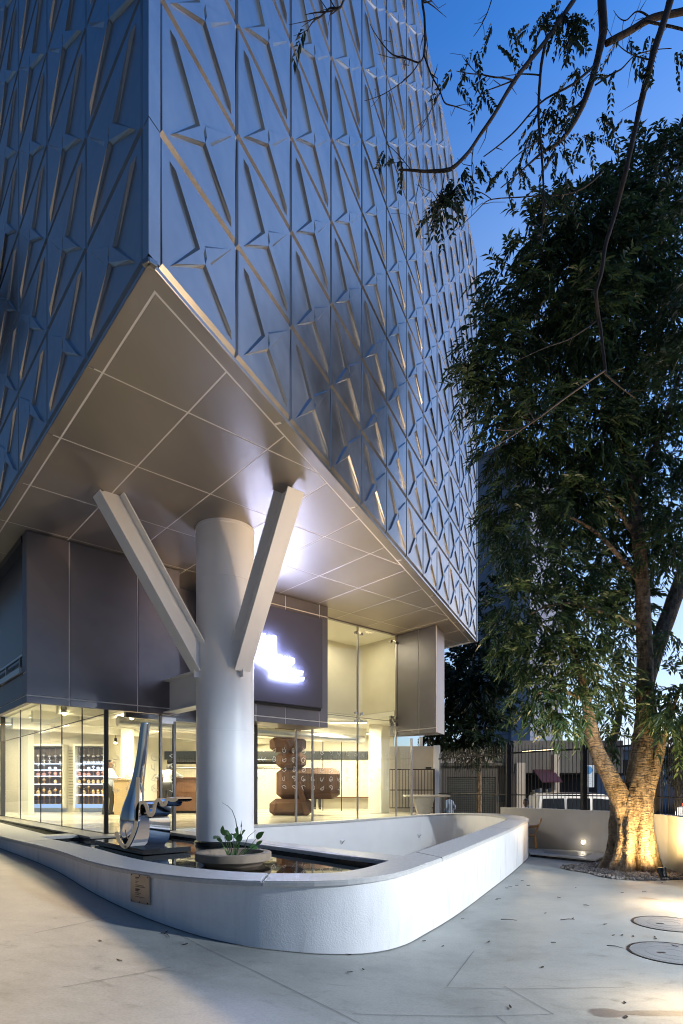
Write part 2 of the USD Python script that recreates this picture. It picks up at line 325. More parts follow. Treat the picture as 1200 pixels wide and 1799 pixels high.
road = single('ground', (np.array([[-400, -200, -.40], [600, -200, -.40], [600, 900, -.40], [-400, 900, -.40]], float), np.array([[0, 1, 2], [0, 2, 3]])), asphalt, kind='structure')

# ------------------------------------------------------------------ planter wall, pool, sunken court
inner = outer_poly.buffer(-.50)
pool_edge = 5.0                     # the pool ends on this line of B, then a flat band, then the court
def halfB(lo, hi, alo=-20, ahi=60): return Polygon([tuple(AB(a, b)[:2]) for a, b in ((alo, lo), (alo, hi), (ahi, hi), (ahi, lo))])
court = inner.intersection(halfB(pool_edge + .48, 40, -20, 11.60)).buffer(-.02)
court = max(getattr(court, 'geoms', [court]), key=lambda g: g.area)
ledge_out = Polygon([tuple(AB(a, b)[:2]) for a, b in ((10.72, 3.45), (10.72, 30), (60, 30), (60, 3.45))])
pool = inner.intersection(halfB(-40, pool_edge)).difference(ledge_out)
pool = max(getattr(pool, 'geoms', [pool]), key=lambda g: g.area)
pt = Thing('planter_wall', 'long curved white stuccoed parapet with pale stone coping around the pool', 'wall', (0, 5.6, 0))
pw = front_path
b0 = gz(pw[:, 0]) - .05; t0 = zc(pw[:, 0]) - .045
rows = 7
tt = np.linspace(0, 1, rows)
V = np.concatenate([np.c_[pw, b0 + (t0 - b0) * t] for t in tt]); n = len(pw)
Fq = [[r * n + i, r * n + i + 1, (r + 1) * n + i + 1, (r + 1) * n + i] for r in range(rows - 1) for i in range(n - 1)]
pt.part('stucco_face', (V, np.array(Fq)), stucco, smooth=True)
bj = LineString(list(map(tuple, front_path))).buffer(.022, cap_style=2).difference(outer_poly.buffer(-.002)); gr.part('wall_base_joint', drape(bj, .005, ), joint_dark)
cop = outer_poly.buffer(.022).difference(pool).difference(court)
cop = cop.difference(Polygon([tuple(AB(a, b)[:2]) for a, b in ((11.10, 3.80), (11.10, 5.30), (11.62, 5.30), (11.62, 40), (60, 40), (60, 3.80))])).difference(ledge_out.buffer(.001).intersection(halfB(-40, pool_edge)))
cuts = [((467, 1540), 0.0), ((60, 1478), 0.5), ((752, 1505), -.35), ((868, 1460), -.3)]
for (px, py), sl in cuts:
    D = .9 * F / (py - HZ); c = ((px - 600) / F * D, D)
    dirv = np.array([math.sin(sl), math.cos(sl)])
    cop = cop.difference(LineString([c - dirv * 1.0, c + dirv * 1.0]).buffer(.0035))
def slab_top(poly, th, bev=.012):
    polys = [g for g in getattr(poly, 'geoms', [poly]) if g.area > .02]; res = []
    for g in polys:
        g = g.segmentize(.35); parts_ = []
        gi = g.buffer(-bev)
        m = trimesh.creation.extrude_polygon(g, th - bev, engine='earcut'); v, f = verts(m); v[:, 2] -= th; parts_.append((v, f))
        for q in getattr(gi, 'geoms', [gi]):
            # rounded upper arris: a sloped strip between the two outlines
            m2 = trimesh.creation.extrude_polygon(q, bev, engine='earcut'); v2, f2 = verts(m2); v2[:, 2] -= bev; parts_.append((v2, f2))
        v, f = cat(*parts_); v[:, 2] += zc(v[:, 0]); res.append((v, f))
    return res
for m in slab_top(cop, .05): pt.part('coping_stone', m, coping_stone)
# pool
pl = Thing('pool', None, None, kind='structure')
WZ = E - .985
pb = extr(pool.buffer(.02), WZ - .09, WZ - .06); pl.part('pool_floor', pb, black_granite)
ring = pool.buffer(.03).difference(pool.buffer(.0005)); v, f = extr(ring.segmentize(.35), 0, 1)
v[:, 2] = np.where(v[:, 2] > .5, zc(v[:, 0]) - .052, WZ - .09); pl.part('pool_lining', (v, f), black_granite)
pv, pf = trimesh.creation.triangulate_polygon(pool, engine='earcut'); pv = np.c_[pv, np.full(len(pv), WZ)]
nn = np.cross(pv[pf[:, 1]] - pv[pf[:, 0]], pv[pf[:, 2]] - pv[pf[:, 0]])[:, 2]; pf = np.asarray(pf).copy(); pf[nn < 0] = pf[nn < 0][:, ::-1]
single('water', (pv, pf), water, kind='structure')
# stone ledge along the glass
lg = Thing('pool_ledge', 'low black stone ledge between the shopfront glass and the pool', 'ledge', AB(10.72, 3.45, WZ))
Lp = [(10.72, 3.45), (10.72, 4.98), (11.12, 4.98), (11.12, 3.86), (40, 3.86), (40, 3.45)]
lp = Polygon([tuple(AB(a, b)[:2]) for a, b in Lp])
lg.part('ledge_side', extr(lp.buffer(-.01), WZ - .12, E - .925), black_granite)
lg.part('ledge_top', extr(lp.buffer(.012, join_style=2), E - .925, E - .892), ledge_stone)
# court
ct = Thing('sunken_court', None, None, kind='structure')
ring = court.buffer(.10).difference(court)
front_ring = ring.difference(halfB(-40, 60, 11.45, 60))
v, f = extr(front_ring.segmentize(.5), 0, 1); v[:, 2] = np.where(v[:, 2] > .5, zc(v[:, 0]) - .052, -2.6); ct.part('court_lining', (v, f), white_paint)
ct.part('court_floor', extr(court.buffer(.2), -2.65, -2.6), inner_floor)
ct.part('spandrel', boxAB(11.60, 11.75, pool_edge + .3, 14.4, E - 1.70, E - .93), white_paint)
ct.part('basement_wall', boxAB(12.6, 12.7, 5, 15, -2.6, E - 1.6), cream_wall)
for bb in (9.9, 12.2): ct.part('basement_door', boxAB(12.5, 12.59, bb, bb + .9, -2.6, -.1), light_wood)
for bb in (9.2, 11.2, 13.3): ct.part('basement_post', boxAB(11.8, 11.95, bb, bb + .12, -2.6, E - 1.7), white_paint)
for i, (px, py) in enumerate([(586, 1474), (722, 1464)]):
    t = Thing('wall_spotlight', ['small white spotlight on the court wall under the sign box', 'small white spotlight on the court wall near its far corner'][i], 'spotlight', at(px, py, 15.2 if i == 0 else 17.0))
    r = (px - 600) / F; bq = (7.72 + 8.7 * r) / (.7501 - .6613 * r); c = AB(11.60, bq, 0); c[2] = E + (HZ - py) / F * c[1]
    t.prim.GetAttribute('xformOp:translate').Set(Gf.Vec3d(*map(float, c))); t.o = c
    t.part('bracket', tf(bevbox(-.04, 0, -.04, .04, .10, .04, .006), b3, -a3, z3, c), steel)
    dr = -a3 * .75 + b3 * .45 - z3 * .5; dr /= np.linalg.norm(dr); up = np.cross(dr, b3); up /= np.linalg.norm(up); sd = np.cross(dr, up)
    h = t.part('lamp_head', tf(bevbox(-.075, -.06, -.02, .075, .06, .15, .015), sd, up, dr, c - a3 * .12), white_paint)
    t.part('lens', tf(bevbox(-.06, -.045, .151, .06, .045, .156, .0), sd, up, dr, c - a3 * .12), black_metal, parent=h)

# ------------------------------------------------------------------ the museum
C0 = AB(4.78, 2.015)[:2]; ZS = E + 4.5; ZF = ZS + .06; ROW = 1.18; NR = 10; ZT = ZF + ROW * NR + .14
bd = Thing('museum_building', 'angular building clad in blue grey embossed metal panels raised on a white column', 'building', (C0[0], C0[1], 0))
LEN_R, LEN_L = 14.16, 13.8
C1 = C0 + dV * LEN_R
core = Polygon([tuple(C0 + dV * .14 + aV * .05 - nV * .10), tuple(C1 - nV * .10), tuple(C1 + aV * 14 - nV * .10), tuple(C0 + aV * 24 + bV * .10)])
core = Polygon([tuple(C0), tuple(C1), tuple(C1 + aV * 14), tuple(C0 + aV * 24)]).buffer(-.09, join_style=2)
bd.part('core', extr(core, ZS + .03, ZT - .1), facade_core)
def star_panel(W, H, jx, jy):
    """A pressed panel: folded edges (a deep chamfer below and on the right), a raised four-pointed star, a small pit at its centre."""
    g = .006; x0, x1, y0, y1 = g, W - g, g, H - g; dp = .075; hgt = .030
    rect = [(x0 + .012, y0 + jy), (x1 - jx, y0 + jy), (x1 - jx, y1 - .012), (x0 + .012, y1 - .012)]
    cxp, cyp, hw, hh = W / 2, H / 2, W / 2 - .03, H / 2 - .03
    def star(tip, nt): return [(cxp + hw * u, cyp + hh * v) for u, v in ((-tip, -tip), (0, -nt), (tip, -tip), (nt, 0), (tip, tip), (0, nt), (-tip, tip), (-nt, 0))]
    S0, S1 = star(.85, .20), star(.755, .142)
    v, f = trimesh.creation.triangulate_polygon(Polygon(rect, [S0]), engine='earcut')
    v = np.c_[v, np.zeros(len(v))]; f = np.asarray(f).copy(); nn = np.cross(v[f[:, 1]] - v[f[:, 0]], v[f[:, 2]] - v[f[:, 0]])[:, 2]; f[nn < 0] = f[nn < 0][:, ::-1]
    def band(P, Q, zp, zq):
        k = len(P); zp = np.broadcast_to(zp, k); zq = np.broadcast_to(zq, k)
        vv = np.array([(x, y, z) for (x, y), z in zip(P, zp)] + [(x, y, z) for (x, y), z in zip(Q, zq)]); ff = []
        for i in range(k): j = (i + 1) % k; ff += [[i, j, k + j], [i, k + j, k + i]]
        return vv, np.array(ff)
    dia = [(cxp, cyp - .085), (cxp + .026, cyp), (cxp, cyp + .085), (cxp - .026, cyp)]
    d8 = []
    for i in range(4): p, q = dia[i - 1], dia[i]; d8 += [((p[0] + q[0]) / 2, (p[1] + q[1]) / 2), q]
    pit = (np.array([(x, y, hgt) for x, y in d8] + [(cxp, cyp, hgt - .032)]), np.array([[i, (i + 1) % 8, 8] for i in range(8)]))
    outer = [(x0, y0), (x1, y0), (x1, y1), (x0, y1)]; zo = np.array([-.05, -.05, -.012, -.012])
    return cat((v, f), band(S0, S1, 0, hgt), band(S1, d8, hgt, hgt), pit, band(outer, rect, zo, 0), band(outer, outer, -dp, zo))
def tiltz(m, W, H, r):
    v, f = verts(m); v = v.copy()
    v[:, 2] += (v[:, 0] - W / 2) * r.normal(0, .0022) + (v[:, 1] - H / 2) * r.normal(0, .0022); return v, f
WR = (LEN_R - .15) / 12; PR = star_panel(WR, ROW, .038, .052)
WL = 1.5; PL = star_panel(WL, ROW, .038, .052)
pr = np.random.default_rng(3)
for i in range(12):
    for r in range(NR):
        o = np.array([*(C0 + dV * (.15 + WR * i)), ZF + ROW * r])
        bd.part('facade_panel', tf(tiltz(PR, WR, ROW, pr), d3, z3, n3, o), facade_metal)
for i in range(9):
    for r in range(NR):
        o = np.array([*(C0 + aV * (.13 + WL * (i + 1))), ZF + ROW * r])
        bd.part('facade_panel', tf(tiltz(PL, WL, ROW, pr), -a3, z3, -b3, o), facade_metal)
for r in range(NR):                                         # folded corner strips
    z0_, z1_ = ZF + ROW * r + .008, ZF + ROW * (r + 1) - .004
    q = Polygon([tuple(C0), tuple(C0 + dV * .142), tuple(C0 + dV * .142 - nV * .07), tuple(C0 + aV * .07 + dV * .06), tuple(C0 + aV * .122 + bV * .07), tuple(C0 + aV * .122)])
    bd.part('corner_strip', extr(q, z0_, z1_), facade_metal)
bd.part('corner_cap', tf(bevbox(LEN_R + .005, ZS + .0, -.09, LEN_R + .06, ZT, .02, .008), d3, z3, n3, (*C0, 0)), steel)
# fascia and parapet
for nm, z0_, z1_, off in (('fascia', ZS + .002, ZF - .012, -.004), ('parapet_cap', ZF + ROW * NR + .01, ZT, .012)):
    bd.part(nm, tf(bevbox(0, z0_, -.08, LEN_R + .05, z1_, off, .004), d3, z3, n3, (*C0, 0)), facade_metal)
    bd.part(nm, tf(bevbox(0.0, z0_, -.08, LEN_L, z1_, off, .004), a3, z3, -b3, (*C0, 0)), facade_metal)
# soffit of separate panels with pale joints
sof = Polygon([tuple(C0), tuple(C1), tuple(C1 + aV * 3.0), tuple(AB(19.5, 14.2)[:2]), tuple(AB(19.5, 2.015)[:2])])
inner_s = sof.buffer(-.17, join_style=2)
bd.part('soffit_joint_bed', extr(sof.buffer(-.012, join_style=2), ZS + .0035, ZS + .03), joint_white)
la = [4.78 + 1.62 + 1.55 * k for k in range(-1, 9)]; lb = [2.015 + 1.17 + 1.14 * k for k in range(-1, 13)]
def shrink_put(poly, name):
    g = poly.buffer(-.012, join_style=2)
    for q in getattr(g, 'geoms', [g]):
        if q.geom_type == 'Polygon' and q.area > .01: bd.part(name, extr(q, ZS + pr.uniform(-.0008, .0008), ZS + .013), soffit_metal)
for i in range(len(la) - 1):
    for j in range(len(lb) - 1):
        cell = Polygon([tuple(AB(a, b)[:2]) for a, b in ((la[i], lb[j]), (la[i + 1], lb[j]), (la[i + 1], lb[j + 1]), (la[i], lb[j + 1]))]).intersection(inner_s)
        if cell.area > .01: shrink_put(cell, 'soffit_panel')
edge = sof.difference(inner_s)
for i in range(len(la) - 1):
    cell = edge.intersection(halfB(-5, 2.4, la[i], la[i + 1])); 
    if cell.area > .01: shrink_put(cell, 'soffit_edge_strip')
rest = edge.difference(halfB(-5, 2.19, 4.95, 60))
for i in range(6):
    p0, p1 = C0 + dV * (2.35 * i + .02) , C0 + dV * 2.35 * (i + 1)
    q = Polygon([tuple(p0 + nV * .1), tuple(p1 + nV * .1), tuple(p1 - nV * .4), tuple(p0 - nV * .4)]).intersection(rest)
    if q.area > .01: shrink_put(q, 'soffit_edge_strip')
# upper lower-storey boxes: cladding panels on a bed of pale joint
ZB = E + 1.48; ZJ = E + 1.61
def clad(face_o, ux, nrm, us, zs, mat=cladding, th=.03, j=.011):
    """Panels between the joints us (along ux) and zs, on the plane through face_o with outward normal nrm."""
    bd.part('cladding_joint_bed', tf(bevbox(us[0] + .004, zs[0] + .004, -.06, us[-1] - .004, zs[-1], -.010), ux, z3, nrm, face_o), joint_white)
    for i in range(len(us) - 1):
        for k in range(len(zs) - 1):
            bd.part('cladding_panel', tf(bevbox(us[i] + (j if i else 0), zs[k] + (j if k else 0), -.03, us[i + 1] - (j if i < len(us) - 2 else 0), zs[k + 1] - (j if k < len(zs) - 2 else 0), 0, .003), ux, z3, nrm, face_o), mat)
O2 = np.zeros(3)
boxA, boxB0, boxB1 = 11.16, 2.51, 5.36
clad(a3 * boxA, b3, -a3, [boxB0, 3.216, 4.48, boxB1], [ZB, ZJ, ZS - .012])
clad(a3 * boxA + b3 * boxB0, a3, -b3, [.012, .30], [ZB, ZJ, E + 2.02, ZS - .012])
clad(a3 * boxA + b3 * boxB0, a3, -b3, [.30, 2.4, 4.8, 7.2], [ZB, ZJ, E + 2.02])
bd.part('window_ledge', boxAB(boxA + .30, boxA + 7.2, boxB0 - .05, boxB0 + .25, E + 2.03, E + 2.14, .006), steel)
bd.part('window_pane', tf(bevbox(.34, E + 2.14, -.12, 7.2, ZS - .14, -.11), a3, z3, -b3, a3 * boxA + b3 * boxB0), flat('window_dark', (.035, .033, .036), .22))
bd.part('window_head', boxAB(boxA + .30, boxA + 7.2, boxB0 - .02, boxB0 + .2, ZS - .14, ZS - .012, .004), mullion_dark)
bd.part('window_handrail', cat(boxAB(boxA + .4, boxA + 7.0, boxB0 + .02, boxB0 + .06, E + 2.36, E + 2.40), *[boxAB(boxA + .6 + 1.1 * k, boxA + .64 + 1.1 * k, boxB0 + .02, boxB0 + .06, E + 2.14, E + 2.37) for k in range(6)]), steel)
OZ = E + 2.16
bd.part('overhang_soffit', boxAB(boxA + .10, 20, boxB0 + .10, 3.99, OZ, OZ + .04), inner_white)
bd.part('box_skirt', cat(boxAB(boxA + .035, boxA + .10, boxB0 + .035, 5.34, ZB + .002, ZS - .03), boxAB(boxA + .10, 20, boxB0 + .035, boxB0 + .10, ZB + .002, E + 2.02)), cladding)
# sign box
sA = 10.95
clad(a3 * sA, b3, -a3, [6.35, 7.10, 7.91, 8.93, 9.20], [ZB, ZJ, E + 4.22, ZS - .012])
bd.part('sign_box_body', boxAB(sA + .035, 11.9, 6.35, 9.19, ZB + .004, ZS - .02), cladding)
# small far box
tA0, tA1, tB = 10.20, 11.70, 12.47
clad(a3 * tA1 + b3 * tB, -a3, -b3, [0.0, .88, 1.49], [ZB + .04, ZJ + .04, ZS - .012])
far_poly = Polygon([tuple(AB(tA1 + .3, tB + .032)[:2]), tuple(AB(tA0 + .02, tB + .032)[:2]), tuple(AB(tA0 + .02, tB + .06)[:2]), tuple(AB(tA0 + .02, tB + .06)[:2] + dV * .86), tuple(AB(tA1 + .3, tB + .35)[:2])]).buffer(0)
bd.part('end_box_body', extr(far_poly, ZB + .05, ZS - .02), cladding)
# wall behind the column between the boxes
bd.part('recess_wall', boxAB(12.1, 12.2, 4.6, 7.4, ZB, ZS - .02), cladding)
# storefront
GZ0 = E - .89
def mull(a, b, z0_, z1_, w=.05, d=.07, mat=mullion_dark): bd.part('mullion', boxAB(a - d / 2, a + d / 2, b - w / 2, b + w / 2, z0_, z1_, .004), mat)
def paneB(a, b0_, b1_, z0_, z1_): bd.part('glass_pane', boxAB(a - .006, a + .006, b0_ + .008, b1_ - .008, z0_, z1_), glass)
def paneA(b, a0_, a1_, z0_, z1_): bd.part('glass_pane', boxAB(a0_ + .008, a1_ - .008, b - .006, b + .006, z0_, z1_), glass)
gA, gB, G2 = 11.24, 3.90, 11.69
for a in (11.30, 12.66, 14.10, 15.9, 18.0): paneA(gB, a, {11.30: 12.66, 12.66: 14.10, 14.10: 15.9, 15.9: 18.0, 18.0: 20.2}[a], GZ0, E + 1.40); 
for a in (12.66, 14.10, 15.9, 18.0): bd.part('mullion', boxAB(a - .006, a + .006, gB - .012, gB + .012, GZ0, OZ), mullion_dark)
bd.part('mullion', boxAB(20.2, 20.32, gB - .06, gB + .06, GZ0, OZ), mullion_dark)
bd.part('mullion', boxAB(gA - .035, gA + .035, gB - .035, gB + .035, GZ0, OZ, .005), mullion_dark)
bd.part('transom', boxAB(gA + .05, 20.2, gB - .012, gB + .012, E + 1.40, E + 1.415), mullion_dark)
for a0_, a1_ in ((11.30, 12.66), (12.66, 14.10), (14.10, 15.9), (15.9, 18.0), (18.0, 20.2)): paneA(gB, a0_, a1_, E + 1.42, OZ)
paneB(gA, gB + .04, 4.97, GZ0, E + 1.45)
mull(gA, 4.985, GZ0, ZB); mull(gA, 5.28, GZ0, E + 1.36, w=.06)
bd.part('transom', boxAB(gA - .03, gA + .03, 5.01, 5.31, E + 1.30, E + 1.44, .004), mullion_steel)
paneB(gA, 5.01, 5.25, GZ0, E + 1.30)
gl = [5.4, 7.556, 8.77, 9.30, 10.9, 12.46, 13.14]
for i in range(len(gl) - 1):
    paneB(G2, gl[i], gl[i + 1], GZ0, ZB + .01 if i < 3 or i == 5 else E + 1.93)
for bq, w, m in ((7.556, .09, mullion_dark), (8.77, .035, mullion_steel), (9.30, .035, mullion_steel), (10.9, .022, mullion_steel), (12.46, .03, mullion_steel), (13.14, .05, mullion_steel)):
    bd.part('mullion', boxAB(G2 - .03, G2 + .03, bq - w / 2, bq + w / 2, GZ0, ZB if bq in (7.556, 8.77, 13.14) else (ZS - .02 if bq in (10.9, 12.46) else E + 1.9)), m)
for b0_, b1_ in ((9.25, 10.9), (10.9, 12.45)): paneB(G2, b0_, b1_, E + 1.945, ZS - .03)
bd.part('glass_joint', boxAB(G2 - .012, G2 + .012, 9.25, 12.46, E + 1.932, E + 1.943), mullion_dark)
bd.part('head_channel', boxAB(G2 - .05, G2 + .05, 9.2, 12.46, ZS - .03, ZS - .001), mullion_steel)
bd.part('sill_channel', boxAB(G2 - .045, G2 + .06, 7.5, 13.2, GZ0 - .035, GZ0 + .004), mullion_steel)
for bq, zz in ((10.9, E + 1.94), (12.30, E + 1.94), (10.9, ZS - .17), (12.30, ZS - .17)):       # spider fittings
    sp_ = bd.part('spider_fitting', cat(*[tube([AB(G2 - .03, bq, zz), AB(G2 - .05, bq + sx * .11, zz + sz * .11)], .012, 6) for sx in (-1, 1) for sz in ((-1, 1) if zz < ZS - 1 else (-.6,))]), steel)
    for sx in (-1, 1):
        for sz in ((-1, 1) if zz < ZS - 1 else (-.6,)):
            bd.part('disc', tube([AB(G2 - .07, bq + sx * .11, zz + sz * .11), AB(G2 - .01, bq + sx * .11, zz + sz * .11)], .04, 12), steel, parent=sp_)
# column, braces, tie beam
CA, CB, CR = 8.93, 5.15, .5
cc = AB(CA, CB)
bd.part('column', lathe([(0, WZ - .1), (CR, WZ - .1), (CR, ZS - .05), (CR + .012, ZS - .05), (CR + .012, ZS + .005), (0, ZS + .005)], 64, (cc[0], cc[1], 0)), white_paint, smooth=40)
for zz in (E + .95, E + 3.55): bd.part('weld_seam', lathe([(CR - .01, zz), (CR + .0035, zz + .004), (CR + .0035, zz + .014), (CR - .01, zz + .018)], 64, (cc[0], cc[1], 0)), white_paint)
bd.part('column_base_ring', lathe([(CR, WZ - .02), (CR + .03, WZ - .02), (CR + .03, WZ + .05), (CR, WZ + .07)], 64, (cc[0], cc[1], 0)), black_granite, smooth=40)
def ibeam(p0, p1, side, fw, dp, tw=.018, tfl=.022):
    ax = p1 - p0; L = np.linalg.norm(ax); ax = ax / L; up = np.cross(side, ax); up *= np.sign(up[2] + 1e-9)
    web = bd.part('brace_beam', tf(bevbox(-tw / 2, -dp / 2 + tfl, 0, tw / 2, dp / 2 - tfl, L), side, up, ax, p0), white_paint)
    for s in (-1, 1):
        y0_, y1_ = (s * dp / 2, s * (dp / 2 - tfl)) if s < 0 else (dp / 2 - tfl, dp / 2)
        bd.part('flange', tf(bevbox(-fw / 2, min(y0_, y1_), 0, fw / 2, max(y0_, y1_), L, .003), side, up, ax, p0), white_paint, parent=web)
    return web, ax, up
for dr, sd, rr in ((-b3, a3, 2.05), (-a3, b3, 1.92)):
    p0 = cc + dr * .42; p0[2] = E + 2.05; p1 = cc + dr * rr; p1[2] = ZS + .02
    w, ax, up = ibeam(p0, p1, sd, .30, .36)
    bd.part('gusset', tf(bevbox(-.012, -.34, -.05, .012, .30, .12), sd, z3, dr, cc + dr * (CR - .02) + z3 * (E + 2.2)), white_paint, parent=w)
tb0 = AB(CA + .45, CB, E + 1.84); tb1 = AB(11.15, CB, E + 1.84)
ibeam(tb0, tb1, b3, .30, .66)
# sign board and letters
sg = Thing('sign_board', 'dark sign board with glowing white letters behind the column', 'sign', AB(sA, 6.2, E + 1.88))
sg.part('board', tf(bevbox(6.30, E + 1.93, .05, 8.96, E + 4.12, .085, .005), b3, z3, -a3, a3 * sA), sign_black)
sg.part('board_frame', tf(bevbox(6.32, E + 1.87, .0, 8.94, E + 4.10, .05), b3, z3, -a3, a3 * sA), black_metal)
sign_glow = emit('sign_letters_glow', (.56, .62, 1.0), INT_SIGN)
def letters(txt, h, b_, z_, rot=0, depth=.03):
    v, f = verts(meshkit.text_mesh(txt, h, depth, bold=h > .1))
    if rot: c, s = math.cos(rot), math.sin(rot); v = np.c_[v[:, 0] * c - v[:, 1] * s, v[:, 0] * s + v[:, 1] * c, v[:, 2]]
    sg.part('lettering', tf((v, f), b3, z3, -a3, a3 * (sA - .15) + b3 * b_ + z3 * z_), sign_glow)
letters('M', .36, 7.10, E + 3.06); letters('A', .33, 7.38, E + 2.72, rot=math.radians(90)); letters('MAP', .20, 7.44, E + 2.80)
letters('MUSEUM OF ART', .075, 7.44, E + 2.66); letters('& PHOTOGRAPHY', .075, 7.44, E + 2.51)
# glyph decals
def glyph(k, s):
    """One line figure built on a hexagon."""
    r = np.random.default_rng(100 + k); P = [np.array([math.cos(math.radians(90 + 60 * i)), math.sin(math.radians(90 + 60 * i))]) * .5 * s for i in range(6)] + [np.zeros(2)]
    i0 = int(r.integers(0, 6)); run = int(r.integers(2, 5)); segs = [(P[(i0 + i) % 6], P[(i0 + i + 1) % 6]) for i in range(run)]
    e = P[(i0 + run) % 6]; segs.append((e, P[6] * 1.0 if r.random() < .7 else P[(i0 + run + 2) % 6]))
    if r.random() < .6: segs.append((P[6], P[(i0 + run + 3) % 6] * .8))
    if r.random() < .4: segs.append((P[int(r.integers(0, 6))], P[6]))
    out = []
    for p, q in segs:
        d = q - p; L = np.linalg.norm(d)
        if L < 1e-4: continue
        d /= L; nrm = np.array([-d[1], d[0]]) * s * .030
        out.append((np.array([[*(p - nrm), 0], [*(q - nrm), 0], [*(q + nrm), 0], [*(p + nrm), 0]]), np.array([[0, 1, 2], [0, 2, 3]])))
    return cat(*out)
k = 0
for py in (1322, 1337.5, 1353, 1368.5, 1384):
    for c in range(15):
        bq = 7.78 + .305 * c; k += 1
        z_ = E + (HZ - py - .0) / F * 15.3
        bd.part('glyph', tf(glyph(k % 37 + c % 5, .135), b3, z3, -a3, a3 * (G2 - .012) + b3 * bq + z3 * z_), glyph_white)
for rw, py in enumerate((1329, 1346, 1366, 1385)):
    for c in range(5):
        bq = 4.08 + .26 * c + (.12 if c == 4 else 0); k += 1
        bd.part('glyph', tf(glyph(k % 37 + c, .155), b3, z3, -a3, a3 * (gA - .014) + b3 * bq + z3 * (E + (HZ - py) / F * 11.35)), glyph_white)
# ------------------------------------------------------------------ lamps
def rect_light(path, o, d, w, h, inten, col, up=None):
    L = UsdLux.RectLight.Define(stage, path); L.CreateWidthAttr(w); L.CreateHeightAttr(h)
    _aim(L, o, d); L.CreateIntensityAttr(inten); L.CreateColorAttr(Gf.Vec3f(*col)); L.CreateNormalizeAttr(True); return L
def spot_light(path, o, d, r, inten, col, cone=None, soft=.3):
    L = UsdLux.SphereLight.Define(stage, path); L.CreateRadiusAttr(r)
    _aim(L, o, d); L.CreateIntensityAttr(inten); L.CreateColorAttr(Gf.Vec3f(*col)); L.CreateNormalizeAttr(True)
    if cone:
        s = UsdLux.ShapingAPI.Apply(L.GetPrim()); s.CreateShapingConeAngleAttr(cone); s.CreateShapingConeSoftnessAttr(soft)
    return L
def _aim(L, o, d):
    d = np.asarray(d, float); d /= np.linalg.norm(d); z = -d
    x = np.cross([0, 0, 1.], z); x = np.array([1., 0, 0]) if np.linalg.norm(x) < 1e-6 else x / np.linalg.norm(x); y = np.cross(z, x)
    m = Gf.Matrix4d(*x, 0, *y, 0, *z, 0, *map(float, o), 1)
    UsdGeom.Xformable(L).AddTransformOp().Set(m)
COOL, WARM, NEUTRAL = (.86, .93, 1.0), (1.0, .72, .42), (1.0, .86, .60)

# interior of the ground floor
it = Thing('interior_room', None, None, AB(11.7, 4, GZ0), kind='structure')
room = Polygon([tuple(AB(11.30, 3.95)[:2]), tuple(AB(11.30, 5.35)[:2]), tuple(AB(11.80, 5.4)[:2]), tuple(AB(11.80, 13.1)[:2]), (3.0, 21.0), (2.3, 24.2), (-14, 24.2), (-14, 20.6), tuple(AB(20.2, 3.95)[:2])])
it.part('floor', extr(room, GZ0 - .2, GZ0), inner_floor)
CZ = E + 2.12
it.part('ceiling', extr(room.difference(halfB(8.9, 12.5, 11.5, 13.4)), CZ, CZ + .15), inner_white)
it.part('upper_wall', boxAB(13.4, 13.5, 8.9, 13.1, CZ + .16, ZS - .02), cream_wall)
it.part('upper_side_wall', boxAB(11.95, 13.4, 8.9, 8.98, CZ + .16, ZS - .02), cream_wall)
it.part('upper_side_wall', boxAB(11.72, 13.4, 12.5, 12.56, CZ + .16, ZS - .02), cream_wall)
it.part('upper_ceiling', boxAB(11.7, 13.5, 8.9, 12.6, ZS - .02, ZS + .0), inner_white)
it.part('back_wall', bevbox(-9, 24.05, GZ0, 2.2, 24.2, CZ), cream_wall)
it.part('side_wall', bevbox(-14, 20.62, GZ0, -7.55, 20.8, CZ), cream_wall)
it.part('clerestory_band', bevbox(-7.4, 24.0, E + 1.15, 2.1, 24.04, E + 1.5), flat('dark_clerestory', (.02, .025, .03), .3))
it.part('return_wall', bevbox(-7.65, 20.81, GZ0, -7.5, 24.05, CZ), inner_white)
for x, y in ((-10.2, 18.6), (-7.3, 19.6), (-5.0, 21.5)): it.part('pillar', bevbox(x - .17, y - .17, GZ0, x + .17, y + .17, CZ, .01), inner_white)
it.part('pillar', bevbox(.93, 19.3, GZ0, 1.34, 19.7, CZ, .01), inner_white)
it.part('pillar', bevbox(1.36, 19.9, GZ0, 1.66, 20.2, CZ, .01), inner_white)
for k, a in enumerate((12.9, 15.2, 17.6, 20.0)):
    it.part('ceiling_beam', boxAB(a - .12, a + .12, 4.1, 8.8 if a < 13.4 else 14.5, CZ - .32, CZ + .02), inner_white)
for bq in (5.4, 8.3, 10.8): it.part('ceiling_beam', boxAB(13.1, 22, bq - .1, bq + .1, CZ - .25, CZ + .02), inner_white)
it.part('air_duct', tube([AB(14.2, 5.2, CZ - .5), AB(14.2, 13.5, CZ - .5)], .13, 14), steel, smooth=40)
it.part('pipe', tube([(-6.5, 21.5, E + .95), (-1.6, 21.5, E + .95)], .09, 10), black_metal, smooth=40)
it.part('pipe', tube([(-6.3, 21.4, E + .72), (-1.2, 21.4, E + .72)], .05, 10), steel, smooth=40)
for x in (-4.2, -3.4, -2.2, -.7, .0): it.part('hanger_rod', tube([(x, 21.6, GZ0), (x, 21.6, CZ - .2)], .018, 6), black_metal)
it.part('wall_shelf', bevbox(-1.2, 23.75, E - .45, 1.5, 24.05, E - .40), counter_brown)
